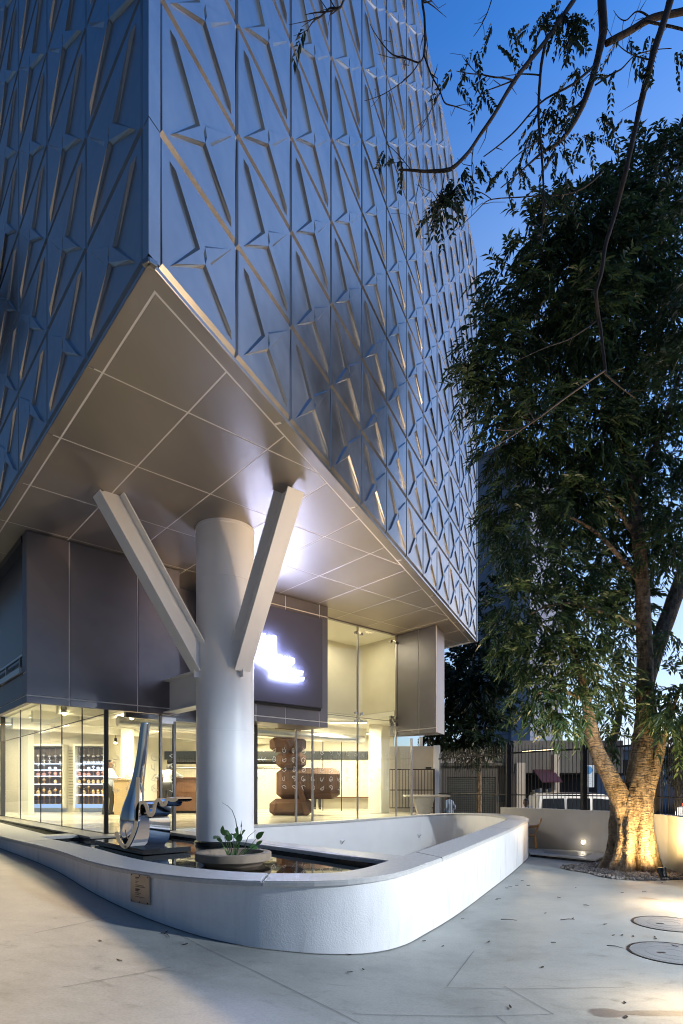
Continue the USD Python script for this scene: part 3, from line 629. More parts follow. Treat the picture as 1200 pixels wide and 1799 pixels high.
# engraved rows of small writing on the pillar and wall between the cabinets: too small to read
rr = np.random.default_rng(5)
rows_ = [bevbox(-9.80 + .02, 20.600, z - .012, -9.80 + .02 + rr.uniform(.15, .32), 20.617, z + .012) for z in np.arange(E - .6, E + 1.35, .10)]
it.part('wall_lettering', cat(*rows_), flat('wall_lettering_grey', (.25, .23, .18), .8), kind='stuff')
lampm = emit('ceiling_lamp_glow', (1.0, .86, .62), 9)
li = 0
for (x, y), ry in zip([(-8.6, 17.0), (-6.0, 15.2), (-6.2, 18.8), (-3.6, 17.2), (-2.0, 19.4), (.2, 18.4), (-3.6, 22.2), (.5, 22.2), (-10.8, 18.8)], range(9)):
    li += 1
    t = Thing('ceiling_lamp', f'{["slim", "pale", "warm", "bare", "long", "lit", "plain", "small", "white"][ry]} linear ceiling lamp inside, ' + ['near the left glass', 'behind the chrome sculpture', 'above the man in the pale shirt', 'behind the white column', 'above the rusted sculpture', 'near the white inner pillar', 'over the counter', 'at the far right back wall', 'before the left cabinet'][ry], 'lamp', (x, y, CZ - .06))
    t.part('housing', bevbox(x - .62, y - .06, CZ - .06, x + .62, y + .06, CZ - .004, .006), inner_white)
    t.part('diffuser', bevbox(x - .60, y - .045, CZ - .068, x + .60, y + .045, CZ - .061), lampm)
    rect_light(t.path + '/light', (0, 0, -.05) , (0, 0, -1), 1.2, .6, INT_ROOM, NEUTRAL)
rect_light(it.path + '/upper_light', AB(12.6, 10.9, ZS - .1) - it.o, (0, 0, -1), 2.2, 1.0, INT_ROOM * .22, NEUTRAL)
rect_light(ct.path + '/court_light', AB(9.0, 8.0, -.8), (.4, .6, -.7), 1.5, .6, INT_ROOM * .6, (1, .93, .82))
bulb = emit('spot_bulb_glow', (1.0, .80, .48), 130)
for i, (px, py, D) in enumerate([(113, 1254, 14.0), (231, 1261, 13.0), (203, 1305, 20.0)]):
    p = at(px, py, D)
    t = Thing('track_spotlight', ['bright track spotlight behind the left glass', 'bright track spotlight above the chrome sculpture', 'small track spotlight over the cabinets'][i], 'spotlight', p)
    t.part('lamp_body', tube([p + [0, .02, .16], p + [0, .0, .02]], .05, 12), mullion_dark, smooth=40)
    t.part('bulb', trimesh.creation.icosphere(2, .042).apply_translation(p), bulb, smooth=True)
    t.part('stem', tube([p + [0, .02, .15], [p[0], p[1] + .02, CZ]], .012, 6), mullion_dark)
# lit display cabinets with their small vessels
brass = flat('vessel_brass', (.62, .42, .20), .25, 1.0); silver = flat('vessel_silver', (.72, .70, .68), .22, 1.0); copper = flat('vessel_copper', (.60, .30, .20), .3, 1.0)
cab_back = flat('cabinet_back', (.05, .035, .035), .6); shelf_lit = emit('lit_shelf_edge', (.72, .80, 1.0), 3.2); base_lit = emit('lit_plinth', (.45, .62, 1.0), 1.3)
profs = [[(0, 0), (.05, 0), (.055, .015), (.02, .03), (.014, .09), (.05, .115), (.058, .15), (.03, .185), (.012, .20), (.010, .23), (0, .24)],
         [(0, 0), (.045, 0), (.03, .02), (.055, .06), (.065, .10), (.05, .14), (.02, .16), (.03, .19), (0, .20)],
         [(0, 0), (.06, 0), (.06, .012), (.014, .03), (.012, .19), (.04, .20), (.045, .24), (.015, .26), (0, .30)],
         [(0, 0), (.03, 0), (.07, .05), (.075, .09), (.04, .13), (.014, .15), (.014, .175), (.028, .19), (.0, .21)]]
vn = 0; protos = {}
for ci, (x0, x1) in enumerate(((-11.08, -9.86), (-9.40, -8.40))):
    yb = 20.60
    t = Thing('display_cabinet', ['dark lit display cabinet of vessels nearest the left edge', 'dark lit display cabinet of vessels beside the corner mullion'][ci], 'cabinet', (x0, yb, E - .72))
    t.part('back_panel', bevbox(x0, yb - .05, E - .72, x1, yb, E + 1.42), cab_back)
    for s in (x0 - .05, x1): t.part('side_panel', bevbox(s, yb - .34, E - .74, s + .05, yb, E + 1.46, .004), inner_white)
    t.part('top_panel', bevbox(x0 - .05, yb - .34, E + 1.46, x1 + .05, yb, E + 1.52, .004), inner_white)
    t.part('plinth', bevbox(x0, yb - .33, E - .73, x1, yb - .02, E - .60), base_lit)
    lev = [E + .85, E + .62, E + .40, E + .12, E - .26]
    for zz in lev: t.part('shelf', bevbox(x0, yb - .30, zz - .03, x1, yb - .05, zz), shelf_lit)
    for ri, zz in enumerate(lev + [E - .598]):
        for c in range(6):
            kx = int(rr.integers(0, 4)) if ri < 5 else 2; mt = [silver, silver, copper, brass, brass, brass][ri]; h = [.75, .72, .8, .95, 1.15, 1.25][ri] * rr.uniform(.85, 1.1)
            loc = (x0 + (x1 - x0) * (c + .5) / 6, yb - .17, zz + .001)
            key = (kx, ri // 2 if ri < 5 else 3); vn += 1
            lab = f'small {["silver", "silver", "copper", "brass", "brass", "brass"][ri]} vessel on the ' + ['top', 'second', 'third', 'fourth', 'lowest lit', 'bottom blue'][ri] + ' shelf of the ' + ['left', 'right'][ci] + ' display cabinet'
            grp = f'vessels on the {["top", "second", "third", "fourth", "lowest lit", "bottom blue"][ri]} shelf of the {["left", "right"][ci]} cabinet'
            if key + (ri,) not in protos:
                q = Thing('vessel', lab, 'vessel', loc, grp); pm = np.array(profs[kx]) * [1.0, 1.0]
                q.part('vessel_body', lathe(pm * [1.05, h], 14), mt, smooth=40, local=True); protos[key + (ri,)] = q.path
            else: copy_of(protos[key + (ri,)], 'vessel', lab, 'vessel', loc, rz=float(rr.uniform(0, 360)), group=grp)
    for c in range(6):
        x = x0 + (x1 - x0) * (c + .5) / 6; zz = E + 1.05 + .02 * (c % 3)
        q = Thing('hanging_lamp', f'small hanging metal lamp at the top of the {["left", "right"][ci]} cabinet', 'lamp', (x, yb - .17, zz), f'lamps hung in the {["left", "right"][ci]} cabinet')
        q.part('bowl', lathe([(0, 0), (.035, .01), (.07, .04), (.06, .07), (.012, .10), (0, .11)], 14, (x, yb - .17, zz)), silver, smooth=40)
        q.part('chain', tube([(x, yb - .17, zz + .10), (x, yb - .17, E + 1.46)], .006, 5), silver)
# counter, podium
t = Thing('reception_counter', 'long brown reception counter behind the chrome sculpture', 'counter', (-5.6, 19.6, GZ0))
t.part('front_panel', bevbox(-6.3, 19.62, GZ0 + .08, -3.0, 19.75, E + .30, .006), counter_brown)
t.part('counter_top', bevbox(-6.35, 19.55, E + .30, -2.95, 20.4, E + .345, .006), counter_brown)
t.part('toe_kick', bevbox(-6.25, 19.68, GZ0 + .001, -3.05, 20.2, GZ0 + .08), black_metal)
t = Thing('podium', 'pale wooden podium beside the man in the pale shirt', 'podium', (-7.35, 18.6, GZ0))
t.part('body', bevbox(-7.32, 18.5, GZ0, -6.85, 18.95, E + .22, .005), light_wood)
t.part('top', bevbox(-7.36, 18.44, E + .22, -6.80, 18.98, E + .255, .005), light_wood)
# rusted sculpture
st = Thing('stacked_sculpture', 'tall brown rusted steel sculpture of stacked faceted blocks behind the glass', 'sculpture', (-1.5, 18.4, GZ0))
def block(px0, px1, py0, py1, D, dep, seed, ch=.18):
    r = np.random.default_rng(seed); p0, p1 = at(px0, py1, D), at(px1, py0, D); c = (p0 + p1) / 2; hx, hz = abs(p1[0] - p0[0]) / 2, abs(p1[2] - p0[2]) / 2; pts = []
    for sx in (-1, 1):
        for sy in (-1, 1):
            for sz in (-1, 1):
                q = ch * min(hx, hz) * 2 * r.uniform(.7, 1.3)
                for ax in range(3):
                    d = np.array([hx, dep / 2, hz]); cut = [min(q * 1.3, hx * .9), min(q * 1.2, dep * .45), min(q, hz * .9)]
                    e = d - np.array(cut); e[ax] = d[ax]
                    pts.append([sx * e[0], sy * e[1], sz * e[2]])
    v, f = verts(manifold3d.Manifold.hull_points(np.array(pts)))
    a = r.uniform(-.15, .15); ca, sa = math.cos(a), math.sin(a)
    return np.c_[v[:, 0] * ca - v[:, 1] * sa, v[:, 0] * sa + v[:, 1] * ca, v[:, 2]] + c, f
zb = GZ0
for (x0, x1, y0, y1, dep, sd, ch) in ((475, 548, 1403, 1432.2, .9, 1, .22), (487, 597, 1349.5, 1403.5, .8, 2, .18), (486, 538, 1321, 1350.5, .7, 3, .30), (474, 537, 1297, 1321.5, .8, 4, .24), (479, 528, 1262, 1297.5, .75, 5, .30), (470, 545, 1236, 1262.5, .8, 6, .26)):
    st.part('block', block(x0, x1, y0, y1, 18.4, dep, sd, ch), corten)
st.part('leaning_slab', tf(bevbox(-.09, -.16, 0, .09, .16, 1.05, .02), (.96, 0, .28), (0, 1, 0), (-.28, 0, .96), at(540, 1431, 18.0)), corten)
# ------------------------------------------------------------------ lamps outside
# floodlight on a pole beyond the right edge: it throws the cool light on the parapet and the forecourt
def lamp_pole(name, label, base, h, arm, aim, inten, col, cone, soft, rad=.12, visor=None):
    base = np.asarray(base, float); t = Thing(name, label, 'lamp post', base)
    top = base + z3 * h; hd = top + np.array([*arm, 0.])
    t.part('pole', tube([base, top], [.07, .045], 12), steel, smooth=40)
    t.part('arm', tube([top - z3 * .1, hd + z3 * .05], .03, 8), steel, smooth=40)
    d = np.asarray(aim, float) - hd; d /= np.linalg.norm(d); x = np.cross(d, z3); x /= np.linalg.norm(x); u = np.cross(x, d)
    t.part('lamp_head', tf(bevbox(-.2, -.14, -.16, .2, .14, -.04, .02), x, u, d, hd), black_metal)
    lo = hd + d * .08
    if visor is not None:                                   # a black shield over the lamp keeps its light off the house
        dh = np.array([d[0], d[1], 0]); dh /= np.linalg.norm(dh); vv = dh * math.cos(visor) - z3 * math.sin(visor); vs = np.cross(vv, z3); vs /= np.linalg.norm(vs); vu = np.cross(vs, vv)
        t.part('visor', tf(bevbox(-.75, -.25, 0, .75, .9, .012), vs, vv, vu, lo + vu * (rad + .012)), black_metal)
    spot_light(t.path + '/light', lo - base, d, rad, inten, col, cone, soft)
    return t
lamp_pole('floodlight_pole', 'tall steel floodlight pole beyond the right edge of the forecourt', (9.2, 4.2, 0), 4.1, (-.5, 0), (1.8, 7.4, .2), INT_FLOOD, COOL, 52, .6, .06, math.radians(10))
lamp_pole('street_lamp', 'tall street lamp beyond the right end of the railing', (11.4, 17.8, -.4), 6.5, (-.5, .2), (9.4, 24.0, 0), INT_STREET, (1, .9, .75), 48, .5)
# floodlight on a bracket high on the left face, beyond the left edge: warm light on the ramp, none on the house
p = AB(12.0, 1.58, E + 9.0)
t = Thing('facade_floodlight', 'warm floodlight on a bracket high on the left face of the building', 'floodlight', p)
t.part('bracket', tube([p, p + b3 * .45], .03, 8), steel); t.part('lamp_head', boxAB(11.85, 12.15, 1.48, 1.68, E + 9.0, E + 9.15, .02), black_metal)
t.part('side_shield', boxAB(10.2, 12.6, 1.64, 1.65, E + 7.3, E + 8.99), white_paint)
spot_light(t.path + '/light', (0, 0, -.06), AB(5.8, .4, .2) - p, .02, INT_LEFT, (1.0, .70, .42), 30, .6)
# spotlight at the foot of the tree
TB = np.array([5.85, 11.9, 0.])
p = np.array([6.02, 10.80, .14])
t = Thing('tree_spotlight', 'black spotlight on the gravel at the foot of the big tree', 'spotlight', p - z3 * .14)
t.part('spike', tube([p - z3 * .14, p - z3 * .02], .018, 8), black_metal)
dr = np.array([-.01, .60, 1.10]); dr /= np.linalg.norm(dr); x = np.cross(dr, z3); x /= np.linalg.norm(x); u = np.cross(x, dr)
hd_ = t.part('lamp_head', tube([p - dr * .12, p + dr * .05], [.06, .085], 14), black_metal, smooth=40)
t.part('lens', tube([p + dr * .052, p + dr * .056], .07, 14), emit('spot_lens_glow', (1, .72, .35), 6), parent=hd_)
spot_light(t.path + '/light', p + dr * .12 - (p - z3 * .14), dr, .05, INT_TREE, (1.0, .66, .26), 76, .8)
# recessed lamp in the boundary wall
def wall_at(px):
    r = (px - 600) / F
    for (x0, y0), (x1, y1) in zip(wall_line[:-1], wall_line[1:]):
        a = x0 - r * y0; b = x1 - r * y1
        if a * b <= 0: s = a / (a - b); return np.array([x0 + s * (x1 - x0), y0 + s * (y1 - y0), 0]), np.array([x1 - x0, y1 - y0, 0]) / math.hypot(x1 - x0, y1 - y0)
wp, wt = wall_at(1025); wn = np.array([wt[1], -wt[0], 0]); wn *= -np.sign(wn[0] + 1e-9) if wn @ wp > 0 else 1
wn = -wn if wn @ wp > 0 else wn
wp[2] = E + (HZ - 1480) / F * wp[1]
t = Thing('wall_lamp', 'small round lamp glowing low on the boundary wall beside the tree', 'lamp', wp)
ring_ = verts(trimesh.creation.annulus(.045, .07, .03)); t.part('rim', tf(ring_, wt, z3, wn, wp + wn * .012), steel)
t.part('lens', tf(verts(trimesh.creation.icosphere(2, .046)), wt, z3, wn * .5, wp + wn * .012), emit('wall_lamp_glow', (1, .85, .62), 60), smooth=True)
spot_light(t.path + '/light', wn * .10, wn * .35 - z3 * .35, .03, INT_WALL, (1, .85, .65))
for i, (bx, by) in enumerate([(5.35, 8.15), (3.05, 4.35)]):
    p = np.array([bx, by, 0.])
    t = Thing('bollard_lamp', ['warm bollard lamp beside the farther manhole cover', 'warm bollard lamp nearest the camera at the right'][i], 'bollard', p)
    t.part('post', tube([p, p + z3 * .5], .05, 14), black_metal, smooth=40)
    t.part('cap', tube([p + z3 * .62, p + z3 * .66], .075, 14), black_metal, smooth=40)
    t.part('diffuser', tube([p + z3 * .5, p + z3 * .62], .035, 14), emit('bollard_glow', (1, .75, .45), 10) if i == 0 else '/World/Looks/bollard_glow', smooth=40)
    spot_light(t.path + '/light', (-.16, 0, .56), (-.25, 0, -1), .05, INT_BOL * (1.0, .35)[i], (1.0, .72, .45), 75, .8)

for i, (bx, by, ax) in enumerate([(5.6, 8.6, (1.6, 12.4, 8.2)), (6.2, 6.6, (0.2, 8.6, 8.0))]):
    p = np.array([bx, by, .16]); dr = np.array(ax) - p; dr /= np.linalg.norm(dr); x = np.cross(dr, z3); x /= np.linalg.norm(x); u = np.cross(x, dr)
    t = Thing('ground_floodlight', ['warm ground floodlight beside the far bollard, aimed at the end of the facade', 'warm ground floodlight past the right edge, aimed at the middle of the facade'][i], 'floodlight', p - z3 * .16)
    t.part('stand', bevbox(bx - .12, by - .05, 0, bx + .12, by + .05, .05, .006), black_metal); t.part('lamp_head', tf(bevbox(-.16, -.11, -.12, .16, .11, 0, .015), x, u, dr, p + z3 * .04), black_metal)
    spot_light(t.path + '/light', p + z3 * .04 + dr * .08 - (p - z3 * .16), dr, .06, INT_FAC, (1.0, .70, .42), 36, .7)

# ------------------------------------------------------------------ objects by the pool
sp0 = np.array([-2.85, 8.26]); s_a, s_b = 2.05, .74; ZP = E - .90
t = Thing('sculpture_plinth', 'flat black granite slab in the pool under the chrome sculpture', 'plinth', (-3.4, 9.3, WZ))
pp = Polygon([tuple(sp0), tuple(sp0 + bV * s_b), tuple(sp0 + bV * s_b + aV * s_a), tuple(sp0 + aV * s_a)])
t.part('slab', extr(pp, ZP - .075, ZP), black_granite); t.part('foot', extr(pp.buffer(-.12), WZ - .09, ZP - .075), black_granite)
cs = Thing('chrome_sculpture', 'polished steel sculpture like a veena with a tan wavy cut edge in the pool', 'sculpture', at(236, 1487, 8.95) * [1, 1, 0] + [0, 0, ZP])
SD = 8.95
prof = [(1488, 0, 234), (1487.5, 9, 234), (1482, 15, 234), (1472, 20, 234), (1458, 22, 234), (1442, 22.5, 234), (1428, 21, 234.5), (1412, 17.5, 235.5), (1396, 14, 238), (1376, 11.4, 241.5), (1350, 9.8, 246), (1320, 8.8, 250), (1295, 8.3, 252.5), (1271, 8.0, 255)]
PP = np.array(prof, float); yy = np.linspace(1488, 1271, 60)[::-1][::-1]
o_ = np.argsort(PP[:, 0]); from scipy.interpolate import PchipInterpolator as PI_
ri = PI_(PP[o_, 0], PP[o_, 1]); ci = PI_(PP[o_, 0], PP[o_, 2])
th = np.linspace(0, 2 * np.pi, 40, endpoint=False); V = []
for y in yy:
    c = at(float(ci(y)), y, SD); r = float(ri(y)) / F * SD
    V.append(np.c_[c[0] + r * np.cos(th), c[1] + r * np.sin(th), np.full(40, c[2])])
V = np.concatenate(V); nr = len(yy)
Fq = [[i * 40 + j, i * 40 + (j + 1) % 40, (i + 1) * 40 + (j + 1) % 40, (i + 1) * 40 + j] for i in range(nr - 1) for j in range(40)]
cs.part('body', (V, np.array(Fq)), chrome, smooth=True)
ctop = at(255, 1271.5, SD); cs.part('neck_rim', tf(verts(trimesh.creation.annulus(.058, .073, .02)), (1, 0, 0), (0, 1, 0), z3, ctop), chrome)
cs.part('neck_hollow', lathe([(0, 0), (.06, 0), (.06, .004), (0, .004)], 24, ctop - z3 * .004), black_metal)
def ribbon(pts, thick): 
    q = smoothpath([((x - 600) / F * SD, E + (HZ - y) / F * SD) for x, y in pts], 60)
    return LineString(q).buffer(thick / 2, cap_style=2, join_style=1)
ex = np.array([.38, .42, 0.])
def sweep(poly, o, d, mat, nm):
    m = extr(poly.simplify(.001), 0, 1); cs.part(nm, tf(m, (1, 0, 0), z3, d, o), mat, smooth=35)
yF = SD - .27
r1 = ribbon([(254, 1366), (253, 1385), (252.5, 1405), (252, 1428), (250, 1445), (246, 1459), (241, 1471), (236.5, 1480), (232, 1486)], .052)
r2 = ribbon([(251.5, 1440), (252, 1424), (255, 1413), (260, 1408.5), (265, 1410), (268.5, 1418), (271, 1427), (275, 1431.5), (279, 1428), (281.5, 1418), (284, 1408), (288, 1404), (292, 1408), (295, 1413.5), (299, 1413), (302, 1406), (305, 1402), (309, 1405), (314, 1405.5), (320, 1401.5)], .045)
r3 = ribbon([(233, 1486), (225, 1480), (219.5, 1470), (217, 1459)], .052)
r1b = ribbon([(252, 1432), (250, 1445), (246, 1459), (241, 1471), (236.5, 1480), (232, 1486)], .052)
for rb, dl in ((r1b, .62), (r2, .45)): sweep(rb, (0, yF, 0), ex * dl, chrome, 'swept_sheet')
for rb in (r1, r2, r3): sweep(rb.buffer(.001), (0, yF - .012, 0), np.array([0, .011, 0]), tan_edge, 'cut_edge')
r4 = ribbon([(252.5, 1440), (251, 1452), (247, 1464), (242, 1474), (237, 1482), (240, 1486), (256, 1487), (268, 1484), (275, 1472), (277, 1455), (276, 1440)], .02)
sweep(Polygon([((x - 600) / F * SD, E + (HZ - y) / F * SD) for x, y in [(252, 1432), (250, 1447), (245, 1461), (240, 1473), (235, 1484), (238, 1487), (252, 1487), (262, 1485), (269, 1478), (272, 1466), (273, 1450), (272, 1436), (262, 1431)]]).buffer(-.004), (0, yF + .02, 0), ex * .62, chrome, 'swept_body')
# stone bowl with a water plant
bc = np.array([-1.375, 7.33]); zr = E - .825
t = Thing('stone_bowl', 'round cast stone bowl standing in the pool in front of the column', 'bowl', (*bc, WZ - .06))
t.part('bowl_body', lathe([(0, -.215), (.30, -.215), (.37, -.15), (.425, -.105), (.468, -.10), (.478, -.09), (.478, -.008), (.468, .002), (.385, .004), (.374, -.004), (.37, -.06), (0, -.06)], 56, (*bc, zr)), pot_stone, smooth=35)
t.part('water_fill', lathe([(0, -.045), (.369, -.045)], 40, (*bc, zr)), water)
pl_ = Thing('water_plant', 'small green leafy plant growing in the stone bowl', 'plant', (*bc, zr - .05))
pr_ = np.random.default_rng(12)
def heart(L, W, base, d, nrm):
    d = d / np.linalg.norm(d); s = np.cross(d, nrm); s /= np.linalg.norm(s); n = np.cross(s, d); P = []
    for u, w, h in ((0, 0, 0), (-.08, .26, .04), (.12, .46, .07), (.42, .5, .06), (.75, .27, .02), (1.0, 0, -.06)): P.append((u, w, h))
    L_ = [base + d * (L * u) + s * (W * w) + n * (L * h) for u, w, h in P]; R_ = [base + d * (L * u) - s * (W * w) + n * (L * h) for u, w, h in P]
    v = np.array(L_ + R_); f = []
    for i in range(5): f += [[i, i + 1, 6 + i + 1], [i, 6 + i + 1, 6 + i]]
    return v, np.array(f)
tips = [(393, 1466, -.1, .10), (397, 1463, .05, .085), (402, 1465, .1, .08), (384, 1470, -.05, .10), (425, 1450, .0, .085), (452, 1472, .15, .10), (417, 1464, .0, .09), (425, 1466, -.1, .09), (404, 1476, .1, .10), (413, 1473, .15, .10), (440, 1488, .1, .09), (398, 1494, -.2, .07), (452, 1484, -.1, .07), (410, 1468, .2, .08), (432, 1490, -.2, .08), (388, 1478, .0, .08), (420, 1478, -.15, .09)]
for px, py, dy, sz in tips:
    tip = at(px, py, 7.33 + dy); root = np.array([bc[0] + (tip[0] - bc[0]) * .35, bc[1] + dy * .5, zr - .06]); mid = (root + tip) / 2 + z3 * .03 + (tip - root) * [.1, .1, 0]
    stt = pl_.part('stem', tube(smoothpath([root, mid, tip], 6), [.006, .006, .005, .005, .004, .003], 5), leaf_fresh)
    dd = np.array([tip[0] - bc[0], pr_.uniform(-.5, .3), pr_.uniform(-.1, .7) * .5]) + pr_.normal(0, .12, 3); 
    pl_.part('leaf', heart(sz * 1.25, sz * .95, tip, dd, np.array([pr_.normal(0, .3), -.75, .65])), leaf_fresh)
for pts in ([(417, 1461), (414, 1440), (408, 1424), (400, 1416), (390, 1410)], [(428, 1490), (436, 1470), (449, 1459)]):
    pl_.part('bare_stalk', tube([at(x, y, 7.33) for x, y in pts], np.linspace(.006, .002, len(pts)), 5), twig_bark)
# information plate on the parapet
def on_wall(px):
    r = (px - 600) / F; g = pw[:, 0] - r * pw[:, 1]; i = [i for i in range(len(g) - 1) if g[i] * g[i + 1] <= 0][0]
    s = g[i] / (g[i] - g[i + 1]); return pw[i] * (1 - s) + pw[i + 1] * s
w0, w1 = on_wall(234), on_wall(267); tx = np.array([*(w1 - w0), 0]); Lp_ = np.linalg.norm(tx); tx /= Lp_; nx = np.array([tx[1], -tx[0], 0.]); zt = E + (HZ - 1533) / F * w0[1]; hh_ = 50 / F * w0[1]
t = Thing('info_plate', 'rectangular steel plate with small engraved lines on the white parapet', 'plate', (*w0, zt - hh_))
o = np.array([*w0, zt - hh_]) + nx * .012
t.part('plate', tf(bevbox(0, 0, 0, Lp_, hh_, .022, .003), tx, z3, nx, o), noise_mat('plate_steel', (.30, .26, .22), (.38, .34, .29), scale=5, rough=.4, metallic=.75))
for u, v_ in ((.07, .06), (.5, .05), (.07, .95), (.5, .95), (.93, .94), (.93, .06)): t.part('screw', tf(bevbox(-.006, -.006, .022, .006, .006, .027), tx, z3, nx, o + tx * Lp_ * u + z3 * hh_ * v_), black_metal)
ln = [(.88, .24, 1), (.83, .14, 0), (.75, .2, 0), (.70, .10, 0), (.62, .46, 0), (.57, .55, 0), (.48, .26, 1), (.43, .18, 1), (.35, .30, 0), (.30, .22, 0), (.22, .5, 0)]
t.part('engraved_lines', cat(*[tf(bevbox(Lp_ * .28 + k_ * .014, hh_ * y - .0035 * (1 + b_), .0222, Lp_ * .28 + k_ * .014 + .010, hh_ * y + .0035 * (1 + b_), .0232), tx, z3, nx, o) for y, w_, b_ in ln for k_ in range(int(w_ * Lp_ / .014))]), flat('engraving_dark', (.05, .04, .035), .7), kind='stuff')
# ------------------------------------------------------------------ forecourt edge, fence, street
bw = Thing('boundary_wall', 'cream painted low wall with a black railing behind the big tree', 'wall', (4.73, 17.1, 0))
WT = E - .62
wl = np.array(wall_line[2:]); ws = smoothpath(wl, 90)
tt_ = np.gradient(ws, axis=0); tt_ /= np.linalg.norm(tt_, axis=1)[:, None]; nl = np.c_[tt_[:, 1], -tt_[:, 0]]; nl *= -np.sign((nl * ws).sum(1))[:, None]
rings = [(0, -.42), (0, WT - .02), (-.012, WT - .02), (-.012, WT + .025), (.20, WT + .025), (.20, -.42)]
V = np.concatenate([np.c_[ws - nl * o, np.full(len(ws), z)] for o, z in rings]); n = len(ws)
fq = [[k * n + i, k * n + i + 1, (k + 1) * n + i + 1, (k + 1) * n + i] for k in range(len(rings) - 1) for i in range(n - 1)]
fq.append([0, n, 4 * n, 5 * n]); fq.append([n, 2 * n, 3 * n, 4 * n])
bw.part('rendered_wall', (V, np.array(fq)), boundary_paint)
fn = Thing('railing_fence', 'tall black steel railing with spikes standing on the cream boundary wall', 'fence', (4.73, 17.1, WT))
fl = np.array([(3.35, 20.3)] + [tuple(p) for p in wl[:8]]) ; fs_ = smoothpath(fl, 400); nlf = None
ss = np.r_[0, np.cumsum(np.linalg.norm(np.diff(fs_, axis=0), axis=1))]
def on_f(s): return np.array([np.interp(s, ss, fs_[:, 0]) + .09, np.interp(s, ss, fs_[:, 1]) + .05])
RZ = E + 1.0; L_gate = np.linalg.norm(fl[1] - fl[0])
for k in range(int(ss[-1] / .115)):
    s = .05 + k * .115; p = on_f(s); zb_ = WT if s > L_gate else -.3
    zt_ = RZ + (.30 if k % 2 else .22)
    fn.part('bar', tube([[*p, zb_], [*p, zt_ - .07], [*p, zt_]], [.0095, .0095, .002], 5), black_metal)
for zz in (RZ, E - .22):
    pts = [np.array([*on_f(s), zz]) for s in np.linspace(.02, ss[-1] - .02, 40)]
    fn.part('rail', tube(pts, .026 if zz == RZ else .018, 6), black_metal)
for px in (889, 1022, 1148):
    q, tq = wall_at(px); q = q[:2] + [.09, .05]
    ps = fn.part('post', bevbox(q[0] - .065, q[1] - .065, -.35, q[0] + .065, q[1] + .065, E + 1.26, .008), black_metal)
    fn.part('spike', lathe([(0, E + 1.42), (.05, E + 1.26), (0, E + 1.26)], 8, (q[0], q[1], 0)), black_metal, parent=ps)
# plastic chair
chp = np.array([5.02, 15.55, 0.]); t = Thing('plastic_chair', 'tan plastic armchair standing behind the far end of the parapet', 'chair', chp)
def ch(v, f): c, s = math.cos(-.35), math.sin(-.35); v = np.asarray(v); return np.c_[v[:, 0] * c - v[:, 1] * s, v[:, 0] * s + v[:, 1] * c, v[:, 2]] + chp, f
t.part('seat', ch(*bevbox(-.23, -.22, .40, .21, .22, .435, .015)), plastic_tan)
for sx, sy in ((-1, -1), (-1, 1), (1, -1), (1, 1)): t.part('leg', ch(*tube([(sx * .25, sy * .24, 0), (sx * .19, sy * .20, .41)], [.022, .028], 8)), plastic_tan)
bk = [(.20 + .16 * (u ** 1.2), u) for u in np.linspace(0, 1, 8)]
for sy in (-.21, -.11, 0, .11, .21): t.part('back_slat', ch(*tube([(x, sy, .42 + .42 * u) for x, u in bk], [.020] * 8, 6)), plastic_tan)
t.part('back_rail', ch(*tube([(.36, y, .84 + .03 * (1 - (y / .24) ** 2)) for y in np.linspace(-.24, .24, 9)], .028, 8)), plastic_tan)
for sy in (-1, 1): t.part('armrest', ch(*tube([(-.20, sy * .25, .42), (-.23, sy * .26, .58), (-.1, sy * .26, .64), (.2, sy * .25, .66), (.31, sy * .23, .70)], .024, 8)), plastic_tan)
# stone apron, tree pit, manholes
ap = [at(x, y, E * F / (y - HZ))[:2] for x, y in ((927, 1495), (931, 1505), (1046, 1517), (1068, 1508), (1066, 1503.5))]
ap = Polygon([tuple(p) for p in ap]).buffer(0)
t = Thing('stone_apron', 'raised pale stone slab with a dark edge along the foot of the boundary wall', 'slab', (5.7, 14.6, 0))
t.part('slab', extr(ap, .055, .085), slab_stone); t.part('dark_edge', extr(ap.buffer(-.012), -.01, .055), black_metal)
t.part('cover', extr(ap.buffer(-.35), .085, .092), concrete)
pit = np.array([6.0, 11.75])
def pit_r(a): return 1.35 + .12 * math.sin(3 * a + 1) + .08 * math.sin(5 * a)
t = Thing('gravel', 'loose dark gravel round the foot of the big tree', 'gravel', (*pit, 0), kind='stuff')
pg = np.random.default_rng(21); stones = []
ico = trimesh.creation.icosahedron(); iv, if_ = verts(ico)
for _ in range(2600):
    a = pg.uniform(0, 2 * np.pi); r = pit_r(a) * math.sqrt(pg.uniform(0, 1)); s = pg.uniform(.015, .034)
    x, y = pit[0] + r * math.cos(a) * 1.0, pit[1] + r * math.sin(a) * .85
    if x > 6.7: continue
    stones.append((iv * s * pg.uniform(.6, 1.3, 3) + [x, y, .012 + pg.uniform(0, .015)], if_))
t.part('pebbles', cat(*stones), pebble, kind='stuff')
t.part('soil', extr(Polygon([(min(6.72, pit[0] + pit_r(a) * math.cos(a)), pit[1] + pit_r(a) * math.sin(a) * .85) for a in np.linspace(0, 2 * np.pi, 48, endpoint=False)]), -.02, .006), noise_mat('soil', (.05, .04, .03), (.10, .085, .065), scale=12, rough=.9))
